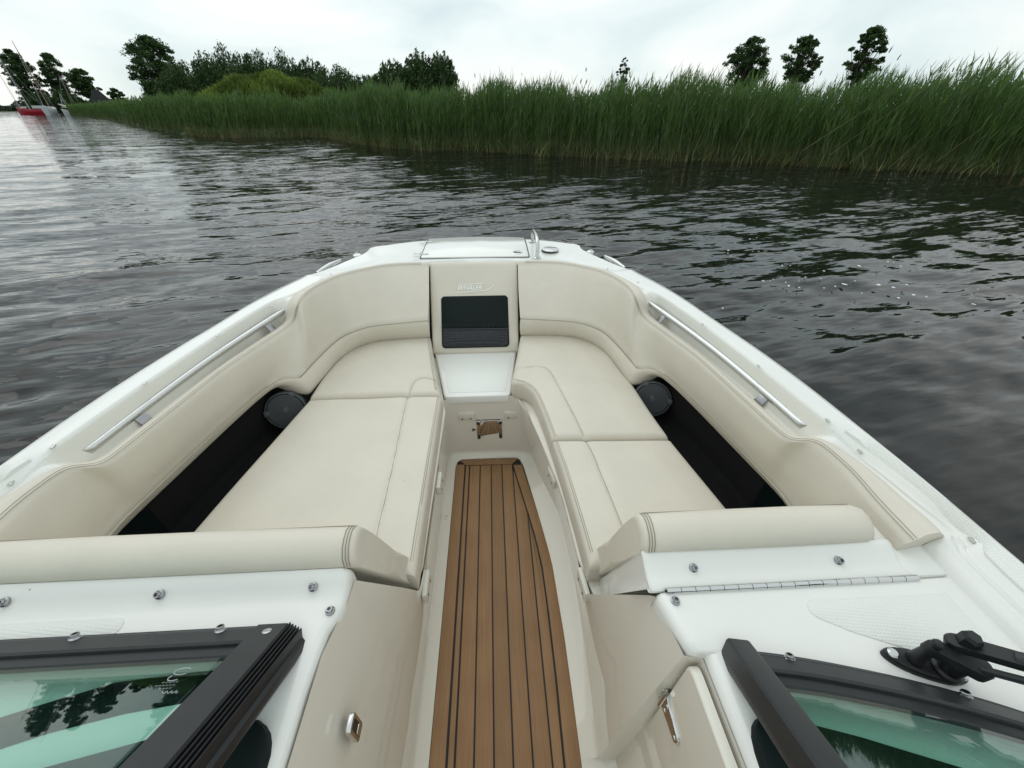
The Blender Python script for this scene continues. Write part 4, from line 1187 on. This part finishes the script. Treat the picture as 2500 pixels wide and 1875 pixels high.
# flecks of foam drifting off the starboard bow
def foam():
    mb = MB(); rs = np.random.default_rng(11)
    cl = [(3.5,5.1),(4.3,5.1),(4.0,4.5),(3.75,4.3),(3.85,4.2),(3.4,4.0),(2.4,3.9),(3.6,4.05),(3.7,5.3),(5.2,4.6),(5.6,3.9),(4.9,3.6),(4.6,5.6)]
    for cx, cy in cl:
        for _ in range(rs.integers(2, 8)):
            x, y = cx + rs.normal(0, .33), cy + rs.normal(0, .28); a0 = rs.uniform(0, 6); rr = rs.uniform(.005, .018) * (1.4 if rs.random() < .15 else 1)
            n = 7; an = np.linspace(0, 2 * np.pi, n, endpoint=False)
            ra = rr * rs.uniform(.5, 1.1, n); ex = rs.uniform(1.0, 2.2)
            px = ra * np.cos(an) * ex; py = ra * np.sin(an); qx = px * math.cos(a0) - py * math.sin(a0); qy = px * math.sin(a0) + py * math.cos(a0)
            z0 = .035
            v = [(x + qx[k], y + qy[k], z0) for k in range(n)] + [(x + qx[k] * .7, y + qy[k] * .7, z0 + .004) for k in range(n)]
            f = [(k, (k + 1) % n, n + (k + 1) % n, n + k) for k in range(n)] + [tuple(n + k for k in range(n))]
            mb.add(v, f)
    o = mb.build('foam_flecks', M['foam'], None); tag(o, 'white flecks of foam drifting on dark water', 'foam', kind='stuff')
foam()

# ------------------------------------------------------------------ banks
SHORE = np.array([(-150,178),(-123.1,145.5),(-75.7,96.3),(-41.2,56.9),(-24.3,38.2),(-20.5,34.6),(-18.0,33.2),(-13.8,34.4),(-11.2,32.8),(-8.6,28.6),(-7.2,26.4),(-3.5,22.5),(0,21.6),(1.2,20.4),(5.7,17.8),(10,16.6),(11.5,15.1),(13.9,13.9),(16.1,12.9),(19,11.8),(24,10),(32,7.5),(45,0),(60,-15)])
Ssh = cr(SHORE, 900)
def bank():
    rows = []
    for off, z in ((-.15, -.25), (.35, .05), (1.2, .22), (4, .35), (12, .4), (40, .5), (150, .8), (600, 1.0), (2500, 1.2)):
        p = Ssh[::3]; rr = np.linalg.norm(p, axis=1)[:, None]; q = p * (1 + off / rr)
        rows.append(np.c_[q, np.full(len(q), z)])
    v, f = grid(rows, flip=True); o = fixn(obj('ground', v, f, M['ground'], None, origin=(0, 0, 0))); tag(o, kind='structure', label='low green river bank behind the reeds')
    rows = []
    an = np.radians(np.linspace(-125, -41.6, 60))
    for d, z in ((405, -.3), (412, .3), (440, .8), (700, 1.2), (2600, 1.5)):
        rows.append(np.stack([d * np.sin(an), d * np.cos(an), np.full(60, z)], 1))
    v, f = grid(rows, flip=True); o = fixn(obj('far_ground', v, f, M['ground'], None, origin=(0, 0, 0))); tag(o, kind='structure', label='low far shore of the river')
bank()

# mound behind the reeds
MC = (-19.3, 44.8)
def mound_z(x, y):
    dx, dy = (x - MC[0]), (y - MC[1])
    ca_, sa_ = math.cos(R(-23)), math.sin(R(-23)); u = dx * ca_ - dy * sa_; w = dx * sa_ + dy * ca_
    cut = (1 - sstep(4.8, 8.8, np.abs(u))) * (1 - sstep(3.8, 7.0, np.abs(w)))
    return -.25 + (4.2 + .16 * np.sin(u * 2.1 + 1) + .12 * np.sin(u * 3.7 + w * 1.9)) * np.exp(-np.abs(u / 8.4) ** 2 - (w / 7.0) ** 2) * cut
xs = np.linspace(-12, 12, 70)
rows = [[(MC[0] + a, MC[1] + b, float(mound_z(MC[0] + a, MC[1] + b)) - .06) for a in xs] for b in xs]
v, f = grid(rows); o = fixn(obj('mound', v, f, M['ground'], None)); tag(o, kind='structure', label='grassy mound behind the reed bed')

# ------------------------------------------------------------------ reeds
def strips(base, tip_dir, length, width, droop, segs, c0, c1, cexp=1.0, side=None, rs=None):
    """tapering ribbons: base (n,3), tip_dir (n,3) unit, droop bends them towards the ground along their run"""
    n = len(base); t = np.linspace(0, 1, segs + 1)
    horiz = tip_dir.copy(); horiz[:, 2] = 0
    P = base[:, None, :] + tip_dir[:, None, :] * (length[:, None] * t)[..., None]
    P = P + (horiz[:, None, :] * .6 - np.array([0, 0, 1.])) * (droop[:, None] * length[:, None] * t ** 2)[..., None]
    if side is None:
        a = rs.uniform(0, 2 * np.pi, n); side = np.stack([np.cos(a), np.sin(a), np.zeros(n)], 1)
    w = width[:, None] * np.minimum(1, (1 - t) * 1.6 + .06)[None, :] * .5
    A = P - side[:, None, :] * w[..., None]; B = P + side[:, None, :] * w[..., None]
    V = np.stack([A, B], 2).reshape(-1, 3)
    i = np.arange(n)[:, None] * (segs + 1) * 2 + np.arange(segs)[None, :] * 2
    F = np.stack([i, i + 1, i + 3, i + 2], -1).reshape(-1, 4)
    tt = (t ** cexp)[None, :, None]
    Cc = c0[:, None, :] * (1 - tt) + c1[:, None, :] * tt
    Cc = np.repeat(Cc, 2, axis=1).reshape(-1, 3)
    return V, F, Cc
def merge(parts):
    V, F, Cc, n = [], [], [], 0
    for a, b, c in parts: V.append(a); F.append(b + n); Cc.append(c); n += len(a)
    return np.vstack(V), np.vstack(F), np.vstack(Cc)
def unit(a): return a / (np.linalg.norm(a, axis=1)[:, None] + 1e-9)

def reed_bed():
    rs = np.random.default_rng(21); parts = []
    arc = np.append(0, np.cumsum(np.linalg.norm(np.diff(Ssh, axis=0), axis=1))); D = np.linalg.norm(Ssh, axis=1)
    def sample(d0, d1, per_m, w0, w1, bias=1.0):
        seg = np.where((D[:-1] >= d0) & (D[:-1] < d1) & (Ssh[:-1, 1] > -6))[0]
        L = np.diff(arc)[seg]; n = int(per_m * L.sum()); k = rs.choice(seg, n, p=L / L.sum()); t = rs.random(n)[:, None]
        p = Ssh[k] * (1 - t) + Ssh[k + 1] * t; rr = np.linalg.norm(p, axis=1)[:, None]
        # the front edge is ragged: clumps stand out into the water, gaps step back
        s = arc[k] + t[:, 0]
        rag = .35 * np.sin(s * 2.1) + .3 * np.sin(s * 4.7 + 1) + .22 * np.sin(s * 9.3 + 2) 
        off = w0 + (w1 - w0) * rs.random(n) ** bias + rag * .55
        return p * (1 + off[:, None] / rr), s, n
    greens = np.array([(.086, .165, .032), (.098, .178, .042), (.100, .170, .062), (.128, .190, .088), (.070, .142, .022)])
    def col_(n, mul=1.0): return greens[rs.integers(0, 5, n)] * rs.uniform(.7, 1.25, n)[:, None] * mul
    straw = np.array((.34, .28, .14))
    def hmod(s, p): return 1 + .07 * np.sin(s * .8) + .05 * np.sin(s * 2.3 + 1) + .05 * np.sin(s * 5.1)
    wind = np.array([.02, .02])
    def stand(d0, d1, per_m, w0, w1, leaves, segs, wl, ws, bias=1.2, hscale=1.0):
        p, s, n = sample(d0, d1, per_m, w0, w1, bias)
        h = rs.normal(2.42, .14, n) * hmod(s, p) * hscale; h *= np.where(rs.random(n) < .06, rs.uniform(.5, .8, n), 1)
        lean = wind + rs.normal(0, .055, (n, 2)); lean[:, 0] += np.clip(-.011 * p[:, 0], -.13, .18); td = unit(np.c_[lean, np.ones(n)])
        b = np.c_[p, np.full(n, -.08)]
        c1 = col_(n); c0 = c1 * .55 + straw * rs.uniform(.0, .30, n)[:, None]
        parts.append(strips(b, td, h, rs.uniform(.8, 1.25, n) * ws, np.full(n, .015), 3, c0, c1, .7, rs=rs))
        for _ in range(leaves):
            t = rs.uniform(.22, .97, n) ** .75; q = b + td * (h * t)[:, None] 
            a = rs.uniform(0, 2 * np.pi, n); a = np.where(rs.random(n) < .55, rs.normal(.3, .9, n), a)
            ld = unit(np.c_[np.cos(a) * .36 + wind[0], np.sin(a) * .36, rs.uniform(.85, 1.5, n)])
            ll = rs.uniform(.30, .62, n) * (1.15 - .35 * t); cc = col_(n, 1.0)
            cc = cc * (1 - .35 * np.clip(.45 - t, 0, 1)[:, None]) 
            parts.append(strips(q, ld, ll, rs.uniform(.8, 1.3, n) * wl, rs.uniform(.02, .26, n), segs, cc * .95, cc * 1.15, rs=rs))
    stand(0, 30, 165, -.1, 1.6, 7, 3, .021, .012)
    stand(0, 30, 150, 1.3, 5.5, 6, 2, .032, .014, 1.0, 1.0)
    stand(0, 30, 60, 5, 10, 6, 2, .05, .02, 1.0, .95)
    stand(30, 60, 90, -.1, 2.4, 5, 2, .040, .020)
    stand(30, 60, 50, 2, 8, 4, 2, .055, .022, 1.0, 1.0)
    stand(60, 230, 30, -.1, 3.5, 4, 2, .085, .035)
    stand(60, 230, 12, 3, 12, 3, 2, .11, .04, 1.0, 1.05)
    # pale broken stems and skirts of dead leaves along the waterline
    p, s, n = sample(0, 45, 26, -.25, .35, 1.0)
    lean = np.c_[rs.normal(.12, .28, n), rs.normal(-.05, .2, n)]; td = unit(np.c_[lean, np.ones(n)])
    c = straw * rs.uniform(.55, 1.35, n)[:, None]
    parts.append(strips(np.c_[p, np.full(n, -.05)], td, rs.uniform(.3, .95, n), rs.uniform(.012, .022, n), rs.uniform(0, .15, n), 3, c, c * .8, rs=rs))
    # green skirts that hang out over the water
    p, s, n = sample(0, 45, 40, -.3, .25, 1.0)
    a = rs.uniform(0, 2 * np.pi, n); ld = unit(np.c_[np.cos(a) * .6, np.sin(a) * .6 - .25, rs.uniform(.6, 1.3, n)])
    cc = col_(n, 1.15)
    parts.append(strips(np.c_[p, rs.uniform(-.02, .35, n)], ld, rs.uniform(.4, .9, n), rs.uniform(.014, .024, n), rs.uniform(.2, .6, n), 4, cc * .8 + straw * .12, cc, rs=rs))
    # flower plumes standing above the rest
    p, s, n = sample(0, 30, 2.5, .2, 2.5, 1.0)
    h = rs.uniform(2.5, 3.0, n); h = h + np.where(p[:, 0] > 11, rs.uniform(0, .35, n), 0); lean = wind + rs.normal(.04, .08, (n, 2)); td = unit(np.c_[lean, np.ones(n)]); b = np.c_[p, np.zeros(n)]
    c = np.tile(np.array((.10, .10, .05)), (n, 1)); parts.append(strips(b, td, h, np.full(n, .010), np.full(n, .01), 3, c, c, rs=rs))
    c = np.tile(np.array((.12, .095, .075)), (n, 1))
    for _ in range(3):
        ld = unit(td + np.c_[rs.normal(.1, .1, n), rs.normal(0, .1, n), np.zeros(n)]); parts.append(strips(b + td * (h * .97)[:, None], ld, rs.uniform(.12, .26, n), np.full(n, .03), np.full(n, .15), 2, c, c * .9, rs=rs))
    # a few long dead canes leaning across the right-hand stand
    b = np.array([(10.9,15.3,.5),(11.7,15.0,.4),(12.2,14.6,.2),(14.3,13.7,.3),(9.2,16.6,.3),(3.4,19.0,.2),(7.9,17.1,.2),(13.2,14.1,.1)])
    e = np.array([(12.9,14.4,2.5),(13.6,14.2,2.6),(13.0,14.3,1.4),(15.4,13.4,1.9),(9.6,16.3,2.6),(3.6,18.8,1.6),(8.1,16.9,1.5),(13.9,13.9,1.3)])
    ln = np.linalg.norm(e - b, axis=1); c = np.tile(np.array((.34, .30, .18)), (len(b), 1)); parts.append(strips(b + [0, -.35, 0], (e - b) / ln[:, None], ln, np.full(len(b), .022), np.full(len(b), .03), 4, c, c, side=np.tile([[.7, .2, -.5]], (len(b), 1)), rs=rs))
    V, F, Cc = merge(parts)
    o = link('reed_bed', fast_mesh('reed_bed', V, F, M['reed'], Cc, smooth=False), None, (0, 0, 0))
    tag(o, 'dense stand of tall green reeds along the river bank', 'reeds', kind='stuff')
    # flattened tuft of cut reed lying at the water's edge
reed_bed()

def mound_cover():
    rs = np.random.default_rng(5); n = 24000
    p = np.c_[MC[0] + rs.uniform(-11, 11, n), MC[1] + rs.uniform(-11, 7, n)]
    z = mound_z(p[:, 0], p[:, 1]); keep = (z > .8); p, z = p[keep], z[keep]; n = len(p); parts = []
    for k in range(4):
        a = rs.uniform(0, 2 * np.pi, n); ld = unit(np.c_[np.cos(a) * .4 + .1, np.sin(a) * .4, rs.uniform(.6, 1.2, n)])
        tone = (.8 + .3 * np.sin(p[:, 0] * 1.3 + 1.1 * np.sin(p[:, 1] * 1.7)))[:, None]
        c = np.array((.165, .240, .045)) * rs.uniform(.6, 1.35, n)[:, None] * tone
        parts.append(strips(np.c_[p + rs.normal(0, .12, (n, 2)), z - .05], ld, rs.uniform(.25, .75, n), rs.uniform(.06, .13, n), rs.uniform(.1, .4, n), 2, c * .7, c, rs=rs))
    V, F, Cc = merge(parts); o = link('mound_grass', fast_mesh('mound_grass', V, F, M['reed'], Cc, smooth=False), None, (0, 0, 0))
    tag(o, 'yellow-green tall grass covering the mound', 'grass', kind='stuff')
mound_cover()

# ------------------------------------------------------------------ trees
def tree(name, label, x, y, ztop, width, zlow, style, seed, group, leaf=.22, dens=1.0, lean=(.0, .0), zbase=.4, tone=1.0):
    rs = np.random.default_rng(seed)
    th = empty(name, (x, y, zbase)); tag(th, label, 'tree' if style != 'shrub' else 'shrub', group)
    H = ztop - zbase; rad = width / 2; mid = (ztop + zlow) / 2; hh = (ztop - zlow) / 2
    mb = MB(); clumps = []
    base = np.array([x, y, zbase - .2]); toppt = np.array([x + lean[0] * H, y + lean[1] * H, zbase + H * .86])
    tr = .022 * H + .03; green = np.array((.046, .088, .028)) * tone; Vs = []; Cs = []
    def leaves(p, d, ll, w, bright):
        n = len(p); sd = unit(np.cross(d, rs.normal(0, 1, (n, 3))))
        q = np.stack([p - d * ll * .5, p + sd * w * .5, p + d * ll * .5, p - sd * w * .5], 1)
        Vs.append(q.reshape(-1, 3)); Cs.append(np.repeat(green * rs.uniform(.6, 1.45, n)[:, None] * bright, 4, 0))
    if style == 'shrub':
        # bunch of upright wind-combed shoots, tallest in the middle
        npl = int(85 * dens)
        for k in range(npl):
            a = rs.uniform(0, 2 * np.pi); rr = math.sqrt(rs.random()) * rad
            px, py = x + rr * math.cos(a), y + rr * math.sin(a)
            hz = zlow + (ztop - zlow) * (1 - .45 * (rr / rad) ** 2.2) * rs.uniform(.72, 1.0); b0 = np.array([px * .6 + x * .4, py * .6 + y * .4, zbase]); e0 = np.array([px + (.16 + lean[0]) * (hz - zbase) * .6, py, hz])
            c_ = cr([b0, b0 * .5 + e0 * .5 + [rs.normal(0, .1), 0, .1], e0], 8); mb.add(*tube(c_, np.linspace(.05, .012, 8), 4))
            n = int(150 * rs.uniform(.7, 1.2)); t = rs.random(n) ** .8; i = np.clip((t * 7).astype(int), 0, 6); fr = (t * 7 - i)[:, None]
            cen = c_[i] * (1 - fr) + c_[i + 1] * fr; wd = rad * .30 * np.sqrt(np.maximum(.02, 1 - t ** 3))[:, None]
            p = cen + rs.normal(0, .55, (n, 3)) * wd
            d = unit(rs.normal(0, .55, (n, 3)) + [.45, 0, 1.0]); L_ = leaf * rs.uniform(1.0, 2.2, n)[:, None]
            leaves(p, d, L_, L_ * .30, rs.uniform(.75, 1.3))
    else:
        pts = cr([base, base * .6 + toppt * .4 + rs.normal(0, .015 * H, 3) * [1, 1, 0], toppt], 12)
        mb.add(*tube(pts, np.linspace(tr, tr * .15, 12), 7))
        nb = int(120 * dens)
        for k in range(nb):
            cz = rs.uniform(-.95, 1.0); rr = math.sqrt(max(0, 1 - cz * cz)) * rs.random() ** .5; a = rs.uniform(0, 2 * np.pi)
            lob = 1 + .18 * math.sin(3 * a + seed) + .14 * math.sin(5 * a + cz * 4)
            en = np.array([x + lean[0] * H * (.5 + .5 * cz) + math.cos(a) * rr * rad * lob * (1.02 - .20 * cz), y + math.sin(a) * rr * rad, mid + cz * hh * .94])
            st = pts[int(np.clip((en[2] - zbase) / H - .22, .1, .95) * 11)]
            c_ = cr([st, st * .45 + en * .55 + np.array([0, 0, -.03 * H * rs.random()]), en], 6); mb.add(*tube(c_, np.linspace(tr * .16, .010, 6), 4))
            cs = rad * rs.uniform(.12, .25); n = int(110 * rs.uniform(.5, 1.2))
            g = rs.normal(0, 1, (n, 3)); g = g / (np.linalg.norm(g, axis=1)[:, None] + 1e-6) * (rs.random((n, 1)) ** .5)
            p = en + g * cs * np.array([1.15, 1.15, .72])
            p = p[(p[:, 2] < ztop + .1)]; n = len(p)
            d = unit(rs.normal(0, 1, (n, 3)) * (1, 1, .7) + [.25, 0, .15]); L_ = leaf * rs.uniform(.6, 1.3, n)[:, None]
            leaves(p, d, L_, L_ * .55, rs.uniform(.75, 1.3))
    mb.build('trunk', M['bark'], th, origin=(x, y, zbase))
    V = np.vstack(Vs) - [x, y, zbase]; Cc = np.vstack(Cs); F = np.arange(len(V)).reshape(-1, 4)
    me = fast_mesh('crown', V, F, M['leaf'], Cc, smooth=False); o = bpy.data.objects.new('crown', me); col.objects.link(o); o.parent = th
    return th
tree('oak_tree', 'tall round-crowned tree with open branches standing left of the dark willows', -46.6,71.4,9.6,6.6,2.6,'tree',101,'trees behind the reed bed', .28, 1.5, (.13,0))
W = [(-36.4,59.7,6.05,3.6,1.6,'low rounded willow shrub directly below the tall round-crowned tree'),
     (-31.8,57.7,6.82,3.1,1.6,'willow shrub on the left end of the dark willow clump'),
     (-28.9,57.1,7.78,3.9,1.6,'tallest willow shrub of the dark clump, standing highest behind the mound'),
     (-27.2,59.9,7.10,3.4,1.6,'willow shrub right beside the tallest willow of the clump'),
     (-24.7,61.2,7.45,4.2,1.6,'broad willow shrub behind the top of the grassy mound'),
     (-22.0,62.2,6.75,3.8,1.6,'willow shrub behind the right shoulder of the grassy mound'),
     (-18.2,59.4,5.75,4.4,1.6,'low sloping willow shrub at the right foot of the mound'),
     (-14.4,58.3,4.9,3.0,1.6,'smallest willow shrub in the gap right of the mound'),
     (-9.3,47.1,5.30,2.5,1.8,'left shrub of the group of three standing apart over the reeds'),
     (-6.7,45.5,5.85,2.5,1.8,'middle shrub of the group of three standing apart over the reeds'),
     (-4.7,45.8,5.90,2.3,1.8,'right shrub with pointed top in the group of three over the reeds')]
for k, (x, y, zt_, w, zl, lb) in enumerate(W):
    tree('willow_shrub', lb, x, y, zt_ + .25, w * 1.5, zl, 'shrub', 200 + k, 'willow shrubs behind the reed bed', .20, 1.0, (.03, 0))
for k, (x, y, zt_, w, zl, lb, ln) in enumerate([(19.0,67.4,7.5,1.6,3.8,'very small slender tree standing alone above the reeds',(0.0,0)),
     (24.9,45.7,7.1,3.4,3.1,'widest and densest of the three small trees above the reeds',(-.05,0)),
     (27.7,41.9,6.75,2.8,3.5,'small loose tree with its thin trunk showing above the reeds',(-.10,0)),
     (28.5,36.2,6.6,2.2,3.4,'narrow dark tree beside the reed plumes, last of the three',(-.03,0))]):
    tree('field_tree', lb, x, y, zt_, w, zl, 'tree', 300 + k, 'small trees beyond the reeds', .17, (.5,1.5,.9,1.0)[k], ln)
for k, (x, y, zt_, w, zl, lb, sd) in enumerate([(-163.8,182.1,18.4,8.6,1.4,'big dark tree behind the red sailing barge',1),(-160.0,191.8,18.4,9.2,1.6,'tall loose-crowned tree behind the white boat',2),(-146.0,184.6,13.4,7.6,4.5,'lower tree with bare trunk next to the farmhouse roof',3),(-154.5,208.6,8.7,5.4,3.0,'small tree behind the farmhouse roof',4)]):
    tree('harbour_tree', lb, x, y, zt_, w, zl, 'tree', 400 + sd, 'trees behind the moored boats', .50, (1.9,1.6,1.1,.9)[k], (.02, 0), .6)

for k, (x, y, zt_, w, lb) in enumerate([(-156.5,176.0,6.5,7.5,'dark shrub behind the red sailing barge, under the big trees'),(-150.5,177.5,7.5,7.0,'dark shrub between the tall loose-crowned tree and the white boat'),(-143.5,175.0,5.0,6.0,'low dark shrub behind the dark-hulled boat')]):
    tree('harbour_shrub', lb, x, y, zt_, w, 1.2, 'shrub', 450 + k, 'shrubs behind the moored boats', .45, 1.0, (0, 0), .4)

# far woodland on the other shore: one leafy mass
def far_wood():
    rs = np.random.default_rng(9); Vs = []; Cs = []
    for a0, a1, d, zmax, n in ((-70, -42.6, 640, 7.0, 9000), (-70, -41.2, 425, 2.6, 9000)):
        a = np.radians(rs.uniform(a0, a1, n)); dd = d + rs.uniform(0, 30, n); prof = zmax * (.55 + .3 * np.sin(a * 90) + .2 * np.sin(a * 217 + 1))
        z = .5 + np.maximum(prof, .6) * rs.random(n) ** .8
        p = np.c_[dd * np.sin(a), dd * np.cos(a), z]; dr = unit(rs.normal(0, 1, (n, 3))); sd = unit(np.cross(dr, rs.normal(0, 1, (n, 3)))); L = rs.uniform(.7, 1.6, n)[:, None]
        Vs.append(np.stack([p - dr * L, p + sd * L * .6, p + dr * L, p - sd * L * .6], 1).reshape(-1, 3)); Cs.append(np.repeat(np.array((.030, .050, .026)) * rs.uniform(.6, 1.4, n)[:, None], 4, 0))
    V = np.vstack(Vs); o = link('far_woodland', fast_mesh('far_woodland', V, np.arange(len(V)).reshape(-1, 4), M['leaf'], np.vstack(Cs), smooth=False), None, (0, 0, 0))
    tag(o, 'low distant woodland on the far shore', 'woodland', kind='stuff')
far_wood()

# ------------------------------------------------------------------ farmhouse and moored boats
hs = empty('farmhouse', (-142.2, 183.2, .6)); tag(hs, 'farmhouse with steep dark pyramid roof beside the trees', 'house')
Qh = Matrix.Rotation(R(38), 3, 'Z'); hc = Vector((-142.2, 183.2, 0))
v, f = rbox((0,0,1.9), (6.2,6.2,2.8), .02); obj('wall', [Qh @ x + hc for x in v], f, M['brick'], hs)
rv = [(-3.8,-3.8,3.1),(3.8,-3.8,3.1),(3.8,3.8,3.1),(-3.8,3.8,3.1),(-.5,-.4,7.4),(.9,-.4,7.4),(.9,.4,7.4),(-.5,.4,7.4),(-3.8,-3.8,2.9),(3.8,-3.8,2.9),(3.8,3.8,2.9),(-3.8,3.8,2.9)]
rf = obj('roof', [Qh @ Vector(p) + hc for p in rv], [(0,1,5,4),(1,2,6,5),(2,3,7,6),(3,0,4,7),(4,5,6,7),(8,9,1,0),(9,10,2,1),(10,11,3,2),(11,8,0,3),(11,10,9,8)], M['roof'], hs, smooth=False)
v, f = rbox((.9,0,7.6), (.5,.5,.9), .02); obj('chimney', [Qh @ x + hc for x in v], f, M['brick'], rf)

def moored(name, label, c, rot, L_, Bm, Hb, mat, masts, sub, sheer=.35, cover=None):
    th = empty(name, (c[0], c[1], 0)); tag(th, label, 'boat', 'sailing boats moored below the farmhouse')
    Qm = Matrix.Rotation(R(rot), 3, 'Z'); cc = Vector((c[0], c[1], 0)); rows = []
    T = lambda p: Qm @ Vector(p) + cc
    for t in np.linspace(-1, 1, 15):
        w = Bm/2*(1-abs(t)**2.6*(.92 if t>0 else .55)); h = Hb*(1+sheer*abs(t)**2)
        rows.append([T(p) for p in [(-w*.1,t*L_/2,-.3),(-w*.75,t*L_/2*.97,-.2),(-w*.95,t*L_/2,h*.5),(-w,t*L_/2*1.01,h*.93),(-w*.97,t*L_/2*1.01,h),(0,t*L_/2*1.01,h+.05),(w*.97,t*L_/2*1.01,h),(w,t*L_/2*1.01,h*.93),(w*.95,t*L_/2,h*.5),(w*.75,t*L_/2*.97,-.2),(w*.1,t*L_/2,-.3)]])
    v, f = grid(rows); f += [tuple(range(11)), tuple(14*11+k for k in range(11))[::-1]]
    fixn(obj('hull', v, f, mat, th))
    for q in sub:
        v, f = rbox(q[0], q[1], .05); obj('cabin', [T(x) for x in v], f, q[2], th)
    for (mx, my, zt_, r_, mm) in masts:
        p0, p1 = T((mx,my,Hb*.6)), T((mx,my,zt_)); m_ = MB().add(*tube([p0,(p0*.5+p1*.5),p1],[r_,r_*.85,r_*.4],8)); ms = m_.build('mast', mm, th)
        rg = MB()
        for sx, sy in ((-Bm*.46,my-.6),(Bm*.46,my-.6),(0,L_*.47),(0,-L_*.45)): rg.add(*tube([T((sx,sy,Hb)), T((mx,my,zt_*.94))], .022, 4))
        rg.build('rigging', M['boatwhite'], ms)
        v, f = tube([T((mx-.7,my,zt_*.62)),T((mx+.7,my,zt_*.62))],.035,5); obj('spreader', v, f, mm, ms)
    if cover:
        v, f = tube(cr([T(p) for p in cover],14), np.array([.12,.2,.24,.26,.27,.27,.26,.26,.25,.24,.22,.2,.16,.1]), 8); obj('sail_cover', v, f, M['canvas'], th)
    return th
moored('sailing_barge', 'red-hulled sailing barge with two masts moored under the trees', (-150.6,164.8), 118, 7.6, 3.2, 1.45, M['red'], [(0,.8,15.4,.10,M['boatwhite']),(0,3.0,13.3,.07,M['boatwhite'])], [((0,-1.8,2.1),(1.8,3.2,.8),M['boatwhite']),((0,2.0,2.0),(1.2,1.2,.5),M['canvas'])], .42)
moored('sailing_yacht', 'white-hulled boat with the tallest brown mast, next to the red barge', (-142.6,161.6), 24, 7.0, 2.9, 1.75, M['boatwhite'], [(0,1.0,18.4,.17,M['wood'])], [((0,-.8,1.95),(1.5,2.6,.6),M['boatwhite'])], .25)
moored('dark_boat', 'dark-hulled boat with a short pale mast beside the white yacht', (-138.7,163.6), 22, 6.5, 2.2, 1.6, M['boatdark'], [(0,.4,6.1,.05,M['canvas'])], [((0,-.3,1.9),(1.4,2.4,.7),M['canvas']),((.1,1.8,1.8),(1.0,.8,.6),M['brownhull'])], .3)
moored('small_sloop', 'low white sloop with brown mast and furled cream sail near the reeds', (-133.0,159.0), -50, 5.6, 1.9, 1.25, M['boatwhite'], [(0,.9,10.6,.09,M['wood'])], [((0,-.2,1.35),(1.1,1.8,.4),M['canvas'])], .25, cover=[(0,.7,2.5),(0,-.6,2.2),(0,-1.6,2.4),(0,-2.9,2.9)])
